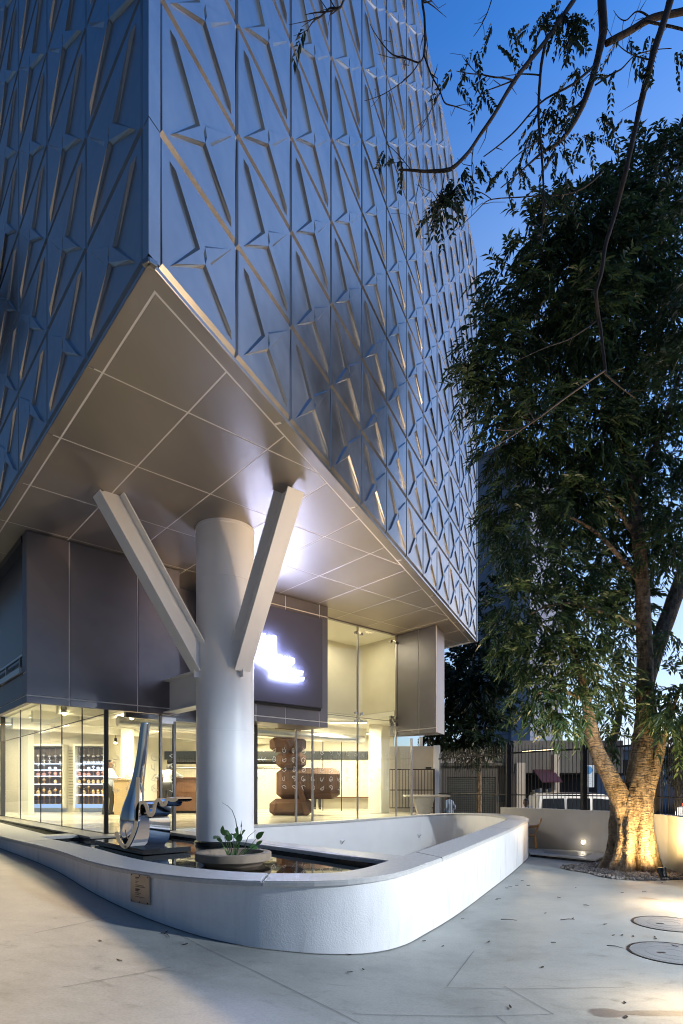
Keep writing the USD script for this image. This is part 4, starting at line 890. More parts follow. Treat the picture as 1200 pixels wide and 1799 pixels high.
for i, (x, y, r) in enumerate([(4.12, 7.22, .43), (3.43, 5.95, .43)]):
    t = Thing('manhole_cover', ['round grey manhole cover farther from the camera, in the warm lamp glow', 'round grey manhole cover nearer the camera at the right edge'][i], 'manhole cover', (x, y, 0))
    t.part('frame', tf(verts(trimesh.creation.annulus(r - .022, r, .012)), (1, 0, 0), (0, 1, 0), z3, (x, y, .004)), black_metal)
    t.part('lid', lathe([(0, .008), (r - .028, .008), (r - .028, 0), (0, 0)], 48, (x, y, 0)), manhole_metal)
    t.part('lifting_eye', bevbox(x - .16, y - .02, .0085, x - .08, y + .02, .011), black_metal)
    for _ in range(1): t.part('rib', cat(*[tf(verts(trimesh.creation.annulus(rr_ - .006, rr_, .0012)), (1, 0, 0), (0, 1, 0), z3, (x, y, .0088)) for rr_ in (r * .3, r * .6, r * .85)]), manhole_metal)
# fallen leaves and twigs
fr = np.random.default_rng(31); fpos = []
for px, py in [(893, 1558), (905, 1556), (888, 1561), (915, 1548), (925, 1556), (870, 1581), (872, 1580), (1025, 1590), (1030, 1591), (1096, 1569), (1008, 1614), (960, 1605), (860, 1655), (968, 1657), (1080, 1644), (1092, 1645), (1112, 1645), (1150, 1646), (1180, 1662), (1152, 1649), (640, 1706), (610, 1710), (617, 1679), (780, 1663), (895, 1768), (1100, 1786), (520, 1650), (330, 1660), (290, 1640), (178, 1655), (215, 1690), (1060, 1625), (810, 1615), (742, 1655), (1128, 1567), (1010, 1560), (1165, 1552), (985, 1578), (1100, 1765), (955, 1700)]:
    D = 6.
    for _ in range(30): D = (E - gz((px - 600) / F * D)) * F / (py - HZ)
    fpos.append(((px - 600) / F * D, D))
def fallen(r):
    L, W = r.uniform(.04, .075), r.uniform(.010, .018); us = np.linspace(0, 1, 6); c = r.uniform(.08, .2)
    w = W * np.sin(np.pi * np.clip(us, .02, .98)) ** .8; z = .004 + c * L * (2 * us - 1) ** 2 * .5
    v = np.concatenate([np.c_[L * us, w, z + .004], np.c_[L * us, 0 * w, z], np.c_[L * us, -w, z + .005]]); f = []
    for k in range(2):
        for i in range(5): f += [[k * 6 + i, (k + 1) * 6 + i, (k + 1) * 6 + i + 1], [k * 6 + i, (k + 1) * 6 + i + 1, k * 6 + i + 1]]
    return v, np.array(f)
src = None
for i, (x, y) in enumerate(fpos):
    lab, g = 'small dry leaf fallen on the grey concrete forecourt', 'leaves fallen on the forecourt'
    if i < 6:
        q = Thing('fallen_leaf', lab, 'leaf', (x, y, float(gz(x)) + .002), g); q.part('blade', fallen(fr), leaf_fallen, local=True)
        src = src or []; src.append(q.path)
    else: copy_of(src[i % 6], 'fallen_leaf', lab, 'leaf', (x, y, float(gz(x)) + .002), rz=float(fr.uniform(0, 360)), group=g)
for i, pts in enumerate([[(985, 1617), (1010, 1616)], [(1066, 1662), (1095, 1667)], [(575, 1642), (590, 1648)], [(880, 1616), (908, 1618)], [(283, 1640), (298, 1648)]]):
    q = []
    for px, py in pts:
        D = 6.
        for _ in range(30): D = (E - gz((px - 600) / F * D)) * F / (py - HZ)
        x = (px - 600) / F * D; q.append([x, D, float(gz(x)) + .008])
    t = Thing('fallen_twig', 'thin dark twig ' + ['in the middle of the bare forecourt', 'touching the nearer manhole cover', 'in front of the curved parapet corner', 'halfway to the tree near the yellow leaves', 'near the info plate at the foot of the parapet'][i], 'twig', q[0])
    t.part('stick', tube([q[0], (np.array(q[0]) + q[1]) / 2 + [.01, .02, .003], q[1]], [.005, .004, .002], 5), twig_bark)

# ------------------------------------------------------------------ beyond the glass: gate, bench, gatepost
gw = Thing('side_wall', 'beige rendered wall panel with a white pier past the end of the glass', 'wall', (2.6, 21.0, 0))
gw.part('panel', bevbox(1.75, 21.0, -.3, 3.36, 21.2, E + 1.50, .01), beige_wall)
gw.part('pier', bevbox(3.36, 20.85, -.4, 3.58, 21.1, E + 1.52, .01), white_paint)
gw.part('roof_post', bevbox(2.86, 21.05, E + 1.50, 2.98, 21.17, E + 1.85), white_paint)
gt = Thing('steel_gate', 'dark brown barred steel gate in front of the beige wall', 'gate', (2.5, 20.7, 0))
for k in range(15): gt.part('bar', bevbox(1.72 + .115 * k, 20.70, E - .75, 1.74 + .115 * k, 20.72, E + .62), flat('gate_brown', (.05, .035, .03), .5) if k == 0 else '/World/Looks/gate_brown')
for zz in (E + .62, E - .12, E - .76): gt.part('rail', bevbox(1.66, 20.69, zz, 3.34, 20.73, zz + .035), '/World/Looks/gate_brown')
gt.part('post', bevbox(3.30, 20.68, -.2, 3.36, 20.74, E + .66), '/World/Looks/gate_brown')
gt.part('gate_lamp', bevbox(3.02, 20.55, E + .66, 3.22, 20.7, E + .72, .01), black_metal)
bn = Thing('concrete_bench', 'pale concrete slab table on a pyramid shaped foot past the glass', 'table', (3.0, 19.4, E - .8))
bn.part('slab', bevbox(2.1, 19.0, E - .33, 3.6, 19.7, E - .26, .012), bench_stone)
bn.part('foot', verts(manifold3d.Manifold.hull_points(np.array([[2.4, 19.1, E - .34], [3.1, 19.1, E - .34], [2.4, 19.6, E - .34], [3.1, 19.6, E - .34], [2.55, 19.2, E - .9], [2.95, 19.2, E - .9], [2.55, 19.5, E - .9], [2.95, 19.5, E - .9]]))), bench_stone)
bn.part('footing', bevbox(2.3, 19.05, E - 1.9, 3.2, 19.65, E - .9, .01), bench_stone)
single('court_terrace', extr(Polygon([(2.2, 17.6), (3.6, 18.3), (4.9, 17.4), (4.6, 18.9), (3.4, 20.6), (1.6, 20.9), (1.0, 18.5)]), -.1, .02), concrete, kind='structure')

# garage, street buildings
gb = Thing('garage_building', 'stained grey concrete garage with a closed dark roller shutter', 'building', (6.5, 32, -.4))
GD = 31.0
def X(px, D): return (px - 600) / F * D
def Zp(py, D): return E + (HZ - py) / F * D
gb.part('wall', extr(Polygon([(X(770, GD), -.42), (X(786, GD), -.42), (X(786, GD), Zp(1365, GD)), (X(871, GD), Zp(1365, GD)), (X(871, GD), -.42), (X(905, GD), -.42), (X(905, GD), Zp(1342, GD)), (X(770, GD), Zp(1346, GD))]), 0, .35), grey_render) if False else None
def front(poly, D, th): v, f = verts(extr(poly, 0, 1)); return np.c_[v[:, 0], D + (1 - v[:, 2]) * th, v[:, 1]], f
gb.part('wall', front(Polygon([(X(765, GD), -.42), (X(786, GD), -.42), (X(786, GD), Zp(1365, GD)), (X(871, GD), Zp(1365, GD)), (X(871, GD), -.42), (X(905, GD), -.42), (X(905, GD), Zp(1344, GD)), (X(765, GD), Zp(1346, GD))]), GD, .4), grey_render)
gb.part('parapet', bevbox(X(760, GD), GD + .5, Zp(1345, GD), X(940, GD), GD + 5, Zp(1313, GD), .05), beige_wall)
gb.part('canopy_slab', bevbox(X(765, GD), GD - .5, Zp(1346, GD), X(912, GD), GD + .6, Zp(1341, GD), .02), grey_render)
nsl = 22
for k in range(nsl):
    z0_ = -.42 + (Zp(1365, GD) + .42) * k / nsl; z1_ = -.42 + (Zp(1365, GD) + .42) * (k + 1) / nsl
    gb.part('shutter_slat', bevbox(X(785, GD), GD + .16, z0_ + .006, X(872, GD), GD + .20, z1_ - .006, .012), shutter_mat)
gb.part('shutter_backing', bevbox(X(785, GD), GD + .21, -.42, X(872, GD), GD + .25, Zp(1365, GD)), black_metal)
gb.part('notice_board', bevbox(X(873, GD), GD - .04, Zp(1409, GD), X(886, GD), GD - .005, Zp(1398, GD)), flat('notice_blue_grey', (.06, .09, .11), .5))
sh = Thing('street_shop', 'open fronted roadside shop with pale walls and a dark interior behind the fence', 'building', (11.5, 30, -.4))
SDp = 29.0
sh.part('pier', bevbox(X(908, SDp), SDp, -.42, X(924, SDp), SDp + 4, Zp(1340, SDp), .02), beige_wall)
sh.part('pier', bevbox(X(926, SDp), SDp + 1.5, -.42, X(940, SDp), SDp + 4, Zp(1358, SDp), .02), grey_render)
sh.part('pier', bevbox(X(972, SDp), SDp - .1, -.42, X(982, SDp), SDp + .3, Zp(1325, SDp), .02), beige_wall)
sh.part('upper_wall', bevbox(X(905, SDp), SDp + .3, Zp(1358, SDp), X(1100, SDp), SDp + 5, Zp(1300, SDp), .02), grey_render)
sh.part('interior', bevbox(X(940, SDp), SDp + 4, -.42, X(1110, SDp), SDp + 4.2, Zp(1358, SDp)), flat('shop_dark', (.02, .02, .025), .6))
sh.part('awning', tf(bevbox(0, 0, 0, X(975, SDp) - X(940, SDp), 1.4, .05), (1, 0, 0), (0, .9, .45), (0, -.45, .9), (X(940, SDp), SDp - 1.0, Zp(1375, SDp))), flat('awning_maroon', (.10, .04, .06), .8))
sh.part('counter_shelf', bevbox(X(945, SDp), SDp + .4, -.42, X(972, SDp), SDp + 1.2, Zp(1392, SDp), .02), inner_white)
for k in range(7):
    x = X(943, SDp) + k * .16; sh.part('goods', bevbox(x, SDp + .5, Zp(1392, SDp), x + .12, SDp + .65, Zp(1392, SDp) + .12 + .05 * (k % 3), .01), [shirt_white, shirt_blue, silver, shutter_mat][k % 4])
p0, p1 = at(918, 1320, 24.5), at(972, 1316.5, 23.0)
t = Thing('strip_lamp', 'glowing warm strip lamp hung above the fence in front of the shop', 'lamp', p0)
t.part('tube_housing', tube([p0 + z3 * .03, p1 + z3 * .03], .035, 8), steel); t.part('glowing_tube', tube([p0 - z3 * .02, p1 - z3 * .02], .03, 8), emit('strip_glow', (1.0, .72, .40), 3.5))
for q in (p0, p1): t.part('cord', tube([q, q + z3 * 2.6], .006, 4), black_metal)
rect_light(t.path + '/light', (p1 - p0) / 2 - z3 * .08, (0, -.3, -1), 1.2, .06, INT_STRIP, (1, .78, .5))
sb_ = Thing('shop_sign', 'white upright sign panel with a blue round emblem behind the fence', 'sign', at(1034, 1383, 25))
q0, q1 = at(1025, 1383, 25), at(1044, 1344, 25)
sb_.part('panel', bevbox(q0[0], 25, q0[2], q1[0], 25.08, q1[2], .01), emit('sign_panel_lit', (.62, .70, .80), .75))
em = at(1034, 1353, 24.99); sb_.part('emblem', tf(lathe([(0, 0), (.17, 0), (.17, .01), (0, .01)], 24), (1, 0, 0), z3, (0, -1, 0), em), flat('emblem_blue', (.03, .16, .42), .5))
sb_.part('text_rows', cat(*[bevbox(q0[0] + .08, 24.985, em[2] - .32 - .09 * k, q1[0] - .08 - .06 * (k % 2), 24.997, em[2] - .30 - .09 * k) for k in range(4)]), flat('sign_text_grey', (.3, .34, .4), .6), kind='stuff')
sb_.part('pole', bevbox(em[0] - .04, 25.1, -.4, em[0] + .04, 25.18, q1[2] - .1), steel)
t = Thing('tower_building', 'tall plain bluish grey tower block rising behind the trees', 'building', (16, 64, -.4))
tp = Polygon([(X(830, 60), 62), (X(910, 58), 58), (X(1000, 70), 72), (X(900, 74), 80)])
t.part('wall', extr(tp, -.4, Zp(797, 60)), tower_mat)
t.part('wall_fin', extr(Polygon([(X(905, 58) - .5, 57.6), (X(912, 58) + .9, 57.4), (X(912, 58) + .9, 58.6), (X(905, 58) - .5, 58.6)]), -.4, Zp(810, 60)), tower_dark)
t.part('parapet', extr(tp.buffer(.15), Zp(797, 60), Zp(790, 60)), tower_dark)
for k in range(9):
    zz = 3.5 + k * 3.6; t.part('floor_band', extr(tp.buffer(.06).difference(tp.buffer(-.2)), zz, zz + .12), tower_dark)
lbb = Thing('low_building', 'long low dark building with a lit row of openings behind the street', 'building', (24, 44, -.4))
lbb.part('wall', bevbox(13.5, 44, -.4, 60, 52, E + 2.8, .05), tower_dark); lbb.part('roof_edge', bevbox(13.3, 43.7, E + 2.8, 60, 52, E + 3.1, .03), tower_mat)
for k in range(9): lbb.part('window', bevbox(15 + k * 2.6, 43.93, E + .9, 16.8 + k * 2.6, 44.01, E + 2.1, .02), emit('far_window_lit', (.75, .80, .95), .5) if k == 0 else ('/World/Looks/far_window_lit' if k % 3 == 0 else car_glass))

# vehicles
def car(name, label, loc, yaw, paint, prof, win, width, wheel_x, tail=None, van=False):
    t = Thing(name, label, 'van' if van else 'car', loc); c, s = math.cos(yaw), math.sin(yaw)
    ux, uy = (c, s, 0), (-s, c, 0)
    def B_(poly, y0, y1): v, f = verts(extr(Polygon(poly), 0, 1)); return tf((np.c_[v[:, 0], y0 + (y1 - y0) * v[:, 2], v[:, 1]], f[:, ::-1]), ux, uy, z3, loc)
    low = [p for p in prof]
    sh_ = Polygon(prof).buffer(-.03).buffer(.03)
    P2 = list(sh_.exterior.coords)
    w = width / 2
    v, f = verts(extr(sh_, -w, w)); v = np.c_[v[:, 0], v[:, 2], v[:, 1]]; v[:, 1] *= np.where(v[:, 2] > .95, 1 - .12 * (v[:, 2] - .95) / .9, 1.0)
    t.part('body', tf((v, f[:, ::-1]), ux, uy, z3, loc), paint, smooth=30)
    for k, wp_ in enumerate(win):
        for sd in (-1, 1):
            q = Polygon(wp_).buffer(-.03).buffer(.03); v, f = verts(extr(q, 0, .012)); yy_ = w + .004 + v[:, 2]; yy_ = yy_ - .12 * np.maximum(0, (v[:, 1] - .95)) / .9 * w
            t.part('window', tf((np.c_[v[:, 0], sd * yy_, v[:, 1]], f), ux, uy, z3, loc), car_glass)
    for x in wheel_x:
        for sd in (-1, 1):
            wc = np.array(loc) + np.array(ux) * x + np.array(uy) * sd * (w - .10) + z3 * .32
            wh = t.part('wheel', tf(lathe([(0, -.1), (.24, -.1), (.31, -.08), (.32, 0), (.31, .08), (.24, .1), (0, .1)], 20), ux, z3, np.array(uy) * sd, wc), rubber, smooth=35)
            t.part('rim', tf(lathe([(0, .105), (.19, .105), (.2, .095), (0, .095)], 16), ux, z3, np.array(uy) * sd, wc), steel, parent=wh)
    x0, x1 = min(p[0] for p in prof), max(p[0] for p in prof)
    for sd in (-1, 1):
        t.part('tail_lamp', tf(bevbox(x0 - .012, sd * (w - .2) - .09, .82, x0 + .03, sd * (w - .2) + .09, 1.0, .01), ux, uy, z3, loc), tail or flat('tail_lamp_red', (.25, .01, .01), .3))
        t.part('headlight', tf(bevbox(x1 - .05, sd * (w - .2) - .1, .68, x1 + .010, sd * (w - .2) + .1, .82, .01), ux, uy, z3, loc), silver)
    t.part('bumper', tf(bevbox(x0 - .03, -w + .05, .32, x0 + .08, w - .05, .52, .02), ux, uy, z3, loc), rubber)
    t.part('roof_rack', tf(bevbox(x0 + .7, -w * .75, max(p[1] for p in prof) + .01, x0 + 2.2, w * .75, max(p[1] for p in prof) + .04), ux, uy, z3, loc), mullion_dark) if van else None
    return t
tail_on = emit('tail_lamp_glow', (1.0, .05, .03), 7)
VD = 21.6; vx = X(934, VD)
car('parked_van', 'white minivan parked in the street behind the boundary wall', (vx, VD, -.4), -.06, car_white,
    [(0, .35), (.02, 1.1), (.10, 1.80), (.35, 1.87), (2.3, 1.87), (2.62, 1.80), (3.25, 1.15), (3.85, .95), (4.0, .6), (3.98, .35)],
    [[(.16, 1.22), (.20, 1.70), (.95, 1.72), (.95, 1.22)], [(1.06, 1.22), (1.06, 1.72), (1.86, 1.72), (1.86, 1.22)], [(1.98, 1.22), (1.98, 1.72), (2.5, 1.68), (2.98, 1.22)]], 1.7, (.75, 3.2), van=True)
sedan = [(0, .35), (0, .9), (.5, 1.0), (1.0, 1.42), (2.3, 1.44), (3.0, 1.0), (4.0, .85), (4.15, .35)]
sw = [[(.72, 1.02), (1.1, 1.36), (1.6, 1.38), (1.6, 1.02)], [(1.68, 1.02), (1.68, 1.38), (2.25, 1.38), (2.8, 1.02)]]
car('parked_car', 'dark car with glowing red tail lamps far along the street right of the trunk', (24.6, 40.0, -.4), 1.15, car_dark, sedan, sw, 1.7, (.8, 3.3), tail_on)
car('parked_car', 'yellow taxi with lit tail lamps far along the street at the right edge', (27.0, 43.0, -.4), 1.05, car_yellow, sedan, sw, 1.7, (.8, 3.3), tail_on)
car('parked_car', 'white car at the right edge of the picture beyond the fence', (11.6, 18.6, -.4), .9, car_white, sedan, sw, 1.7, (.8, 3.3))
# ------------------------------------------------------------------ people
MF = manifold3d.Manifold
_ic = np.array(trimesh.creation.icosphere(1).vertices)
def hullof(*sph): return MF.hull_points(np.vstack([_ic * r + np.asarray(p, float) for p, r in sph]))
def chain(ps, rs): return [hullof((ps[i], rs[i]), (ps[i + 1], rs[i + 1])) for i in range(len(ps) - 1)]
def union(l): return MF.batch_boolean(l, manifold3d.OpType.Add)
def soften(m, edge, it=6):
    m = m.refine_to_length(edge); v, f = verts(m); t = trimesh.Trimesh(v, f, process=True)
    trimesh.smoothing.filter_taubin(t, iterations=it); return verts(t)
def person(label, loc, yaw, shirt, trousers, sk, lean=0., arms=None, head_turn=0., h=1.72, long_sleeve=True, stride=.0, head_down=0.):
    t = Thing('person', label, 'person', loc); s = h / 1.72; c, sn = math.cos(yaw), math.sin(yaw)
    fx, fy = np.array([c, sn, 0]), np.array([-sn, c, 0])            # right, forward
    cl, sl = math.cos(lean), math.sin(lean)
    def up_(p):                                                   # the trunk leans about the hips
        x, y, z = p; z -= .93; return np.array([x, y * cl + z * sl, z * cl - y * sl + .93])
    S = [up_((-.185, 0, 1.40)), up_((.185, 0, 1.40))]
    arms = arms or [[(-.25, -.03, 1.12), (-.24, .06, .86)], [(.25, -.03, 1.12), (.24, .06, .86)]]
    hip, knee, ank = [(-.09, 0, .90), (.09, 0, .90)], [(-.10, .03 + stride, .49), (.10, .03 - stride * .6, .49)], [(-.105, stride * .6, .075), (.105, -stride * 1.3, .075)]
    chest, belly, pel, neck = up_((0, .01, 1.28)), up_((0, .02, 1.10)), np.array((0, 0, .94)), up_((0, .0, 1.46))
    hc = up_((0, .03 + head_down * .08, 1.60 - head_down * .03)); ct_, st_ = math.cos(head_turn), math.sin(head_turn); hf = np.array([-st_, ct_, -.5 * head_down]); hf /= np.linalg.norm(hf); hr = np.array([ct_, st_, 0]); hu = np.cross(hr, hf)
    H = lambda a, b_, u: hc + hr * a + hf * b_ + hu * u
    head = [hullof((H(0, -.015, .03), .090), (H(0, .02, .045), .082), (H(0, .035, -.06), .055), (H(0, .058, -.095), .028), (H(0, -.02, -.04), .062)),
            hullof((H(0, .098, -.012), .010), (H(0, .118, -.036), .012), (H(0, .092, -.045), .013)), hullof((H(0, .092, -.072), .012), (H(.014, .088, -.072), .010), (H(-.014, .088, -.072), .010))]
    for sd in (-1, 1): head.append(hullof((H(sd * .084, -.012, .012), .014), (H(sd * .086, -.006, -.03), .012)))
    body = head + [hullof((neck, .055), (H(0, -.01, -.07), .050)), hullof((S[0], .055), (S[1], .055), (chest, .105), (neck, .055)), hullof((chest, .115), (belly, .12)), hullof((belly, .12), ((-.08, 0, .93), .10), ((.08, 0, .93), .10))]
    for k in (0, 1):
        body += chain([hip[k], knee[k], ank[k]], [.083, .056, .040]); body += [hullof((ank[k], .038), ((ank[k][0], ank[k][1] + .10, .035), .035), ((ank[k][0], ank[k][1] + .17, .028), .026))]
        e, w = np.array(arms[k][0]), np.array(arms[k][1]); body += chain([S[k], e, w], [.052, .040, .028])
        d = w - e; d /= np.linalg.norm(d); sd = np.cross(d, [0, 0, 1.]) if abs(d[2]) < .9 else np.array([0, 1., 0]); sd /= np.linalg.norm(sd); nd = np.cross(sd, d); nd *= -np.sign(nd[2]) if abs(nd[2]) > .1 else 1
        pk = w + d * .085; body.append(hullof((w, .024), (pk + sd * .028, .014), (pk - sd * .028, .014)))
        for q, (off, L) in enumerate(((-.030, .066), (-.010, .078), (.010, .074), (.030, .058))): body += chain([pk + sd * off, pk + sd * off * 1.1 + d * L * .55 + nd * .006, pk + sd * off * 1.1 + d * L + nd * .022], [.010, .009, .0075])
        th_ = w + d * .03 + sd * (.03 if k == 0 else -.03); body += chain([th_, th_ + d * .03 + sd * (.025 if k == 0 else -.025), th_ + d * .062 + sd * (.03 if k == 0 else -.03)], [.012, .0105, .008])
    W = lambda m: tf((verts(m)[0] * s, verts(m)[1]), fx, fy, z3, loc)
    t.part('body', W(soften(union(body), .03, 4)), sk, smooth=True)
    sh = [hullof((S[0], .070), (S[1], .070), (chest, .128), (neck, .060)), hullof((chest, .135), (belly, .140)), hullof((belly, .140), ((-.075, 0, .90), .112), ((.075, 0, .90), .112))]
    for k in (0, 1):
        e, w = np.array(arms[k][0]), np.array(arms[k][1]); sh += chain([S[k], e], [.070, .054]) + (chain([e, e * .12 + w * .88], [.054, .040]) if long_sleeve else [])
    t.part('shirt', W(soften(union(sh), .035, 5)), shirt, smooth=True)
    tr = [hullof(((-.08, 0, .945), .118), ((.08, 0, .945), .118), ((-.09, 0, .86), .105), ((.09, 0, .86), .105))]
    for k in (0, 1): tr += chain([hip[k], knee[k], (ank[k][0], ank[k][1], .10)], [.105, .075, .062])
    t.part('trousers', W(soften(union(tr), .04, 4)), trousers, smooth=True)
    for k in (0, 1): t.part('shoe', W(soften(hullof(((ank[k][0], ank[k][1] - .02, .045), .048), ((ank[k][0], ank[k][1] + .11, .040), .044), ((ank[k][0], ank[k][1] + .19, .032), .032)), .03, 2)), shoe_black, smooth=True)
    hm = hullof((H(0, -.025, .045), .093), (H(0, .012, .068), .082), (H(0, -.055, -.02), .065)) - hullof((H(0, .10, -.05), .085), (H(0, .14, .0), .085))
    t.part('hair', W(hm), hair, smooth=60)
    for sd in (-1, 1): t.part('eye', W(hullof((H(sd * .032, .080, .008), .012), (H(sd * .032, .082, .006), .012))), hair)
    return t
person('man in a pale blue shirt and grey trousers standing at the wooden podium', (-7.62, 18.75, GZ0), -math.pi / 2 - .1, shirt_pale, trouser_grey, skin, arms=[[(-.22, .16, 1.16), (-.12, .42, 1.14)], [(.22, .14, 1.16), (.10, .38, 1.15)]], h=1.76, lean=.05, stride=.06)
person('man in a grey shirt leaning over the brown counter, seen from behind', (-5.78, 19.05, GZ0), .1, shirt_grey, trouser_dark, skin2, lean=.42, arms=[[(-.40, .42, 1.22), (-.42, .60, 1.19)], [(.40, .42, 1.22), (.38, .62, 1.19)]], h=1.74, head_down=.6, long_sleeve=False)
person('person in dark trousers standing behind the rusted sculpture', (-.98, 23.2, GZ0), math.pi + .2, shirt_white, trouser_dark, skin2, h=1.66, stride=.05)
person('man in a blue denim shirt walking in front of the garage shutter', (4.9, 26.0, -.4), .7, shirt_blue, shirt_blue, skin2, h=1.80, arms=[[(-.30, -.06, 1.14), (-.24, .10, .98)], [(.30, -.06, 1.14), (.20, .10, .95)]], head_down=.5, lean=.08)
person('person in a white shirt behind the boundary wall next to the van', (5.98, 18.6, -.4), math.pi * .8, shirt_white, trouser_dark, skin2, h=1.73)

# ------------------------------------------------------------------ trees
def leaf_sprays(r, roots, dirs, n_leaf, rach, L, Wd, droop, pinnate=True, jit=.25):
    """Sprays of leaves on short stalks: each leaf is two triangles folded along its midrib."""
    k = len(roots); P = []; 
    u = (np.arange(n_leaf) // 2 + .6) / (n_leaf / 2)
    d = dirs / np.linalg.norm(dirs, axis=1)[:, None]; g = np.array([0, 0, -1.])
    side = np.cross(d, g + r.normal(0, .25, (k, 3))); side /= np.linalg.norm(side, axis=1)[:, None] + 1e-9
    s_u = u[None, :] * rach * r.uniform(.7, 1.2, (k, 1))
    base = roots[:, None] + d[:, None] * s_u[..., None] + g * (droop * (s_u ** 2) / rach)[..., None]
    sg = np.where(np.arange(n_leaf) % 2 == 0, 1., -1.)
    ld = d[:, None] * .75 + side[:, None] * (sg * .8)[None, :, None] + g * (droop * .9) + r.normal(0, jit, (k, n_leaf, 3)); ld /= np.linalg.norm(ld, axis=2)[..., None]
    up = np.array([0, 0, 1.]) + r.normal(0, .45, (k, n_leaf, 3)); ls = np.cross(ld, up); ls /= np.linalg.norm(ls, axis=2)[..., None] + 1e-9; ln = np.cross(ls, ld)
    Ls = L * r.uniform(.65, 1.2, (k, n_leaf, 1)); Ws = Wd * r.uniform(.75, 1.2, (k, n_leaf, 1))
    tip = base + ld * Ls - np.array([0, 0, 1.]) * Ls * .12; m = base + ld * Ls * .42
    v = np.stack([base, m + ls * Ws / 2 + ln * Ws * .25, tip, m - ls * Ws / 2 + ln * Ws * .25], 2).reshape(-1, 3)
    q = np.arange(k * n_leaf)[:, None] * 4; f = np.concatenate([q + [0, 2, 1], q + [0, 3, 2]]); return v, f
def blob_points(r, blobs, dens, shell=.55):
    roots, dirs = [], []
    for px, py, rad, D in blobs:
        c = at(px, py, D); R = rad / F * D; n = max(3, int(dens * R * R)); d = r.normal(0, 1, (n, 3)); d /= np.linalg.norm(d, axis=1)[:, None]
        rr_ = R * (shell + (1 - shell) * r.uniform(0, 1, n)) * r.uniform(.75, 1.12, n)
        roots.append(c + d * rr_[:, None]); dirs.append(d + np.array([0, 0, -.25]) + r.normal(0, .35, (n, 3)))
    return np.vstack(roots), np.vstack(dirs)
tg = np.random.default_rng(42)
bt = Thing('big_tree', 'large leafy tree with a fluted trunk lit warm from below at the right', 'tree', (6.0, 11.9, 0))
TD = 11.9
# trunk: fluted, buttressed, rising to the fork
ys = [1548, 1538, 1528, 1515, 1500, 1480, 1455, 1430, 1415, 1402, 1393, 1386]
cxs = [1112, 1112, 1112, 1111, 1111, 1112, 1112, 1112, 1111, 1110, 1109, 1108]; hw = [58, 54, 47, 41, 37, 35, 33, 32, 32, 29, 21, 6]
Yf = np.linspace(0, len(ys) - 1, 110); from scipy.interpolate import PchipInterpolator as PI2
fy_, fx_, fh_ = (PI2(range(len(ys)), q) for q in (ys, cxs, hw))
NT = 160; th = np.linspace(0, 2 * np.pi, NT, endpoint=False); V = []
flutes = [(.0, 5, .0), (1, 9, .7)]
for q in Yf:
    y = float(fy_(q)); c = at(float(fx_(q)), y, TD); R = float(fh_(q)) / F * TD; low = max(0, (y - 1470) / 78)
    w = .125 * np.sin(5 * th + .8 + .5 * math.sin(q * .25)) + .095 * np.sin(9 * th + 2.1 - q * .03) + .03 * np.sin(14 * th + q * .05); w = np.where(w < 0, w * 1.5, w * .8)
    nz = (meshkit.fbm(np.c_[np.cos(th) * 2.4, np.sin(th) * 2.4, np.full(NT, c[2] * 2.2)], 4, 5) - .5) * .20 + (meshkit.fbm(np.c_[np.cos(th) * 7, np.sin(th) * 7, np.full(NT, c[2] * 6)], 3, 9) - .5) * .09
    rad = R * (1 + w * (1 + .7 * low) + nz + low * .18 * np.maximum(0, np.sin(4 * th + .5)) ** 2)
    V.append(np.c_[c[0] + rad * np.cos(th), c[1] + rad * .92 * np.sin(th), np.full(NT, max(c[2], -.02) if q > 0 else -.05)])
V = np.concatenate(V); nr = len(Yf)
fq = [[i * NT + j, i * NT + (j + 1) % NT, (i + 1) * NT + (j + 1) % NT, (i + 1) * NT + j] for i in range(nr - 1) for j in range(NT)]
tris = np.array(fq); bt.part('trunk', (V, tris), bark, smooth=True)
def limb(pts, n=26, k=18, mat=bark, par=None, name='limb', rough=.10, thing=None):
    """pts: px, py, half width in px, distance."""
    q = np.array([[*at(p[0], p[1], p[3]), p[2] / F * p[3]] for p in pts]); s = smoothpath(q, n)
    v, f = tube(s[:, :3], np.maximum(s[:, 3], .002), k)
    if rough:
        c = np.repeat(s[:, :3], k, 0); R = np.repeat(s[:, 3], k)[:, None]; dv = (v - c) / R
        v = c + dv * R * (1 + (meshkit.fbm(v * 3.5, 4, 3) - .5)[:, None] * rough * 4 * .6 + (meshkit.fbm(v * 11, 3, 8) - .5)[:, None] * rough * 1.6)
    return (thing or bt).part(name, (v, f), mat, parent=par, smooth=True)
limb([(1103, 1480, 10, 11.9), (1096, 1435, 14.5, 11.85), (1086, 1395, 16.5, 11.8), (1070, 1362, 15, 11.8), (1056, 1335, 13.5, 11.8), (1045, 1308, 12.5, 11.8), (1037, 1275, 11, 11.7), (1031, 1235, 8, 11.6), (1020, 1180, 6, 11.5), (1000, 1120, 4, 11.4), (985, 1060, 2, 11.3)])
limb([(1116, 1485, 17, 11.9), (1120, 1430, 21.5, 11.82), (1123, 1388, 23.5, 11.8), (1127, 1345, 22, 11.85), (1132, 1295, 19, 11.9), (1135, 1240, 16, 11.95), (1133, 1180, 13.5, 12), (1131, 1100, 12.5, 12), (1128, 1020, 11.5, 12), (1122, 950, 11, 12), (1112, 880, 10, 12.1), (1098, 800, 8, 12.2), (1085, 700, 6, 12.3), (1070, 560, 4, 12.4), (1075, 440, 2, 12.4)], n=50)
limb([(1132, 1440, 6, 11.75), (1140, 1398, 9, 11.7), (1150, 1355, 9, 11.65), (1159, 1322, 8, 11.6), (1167, 1292, 6.5, 11.5), (1180, 1250, 4, 11.4), (1195, 1210, 2, 11.3)])
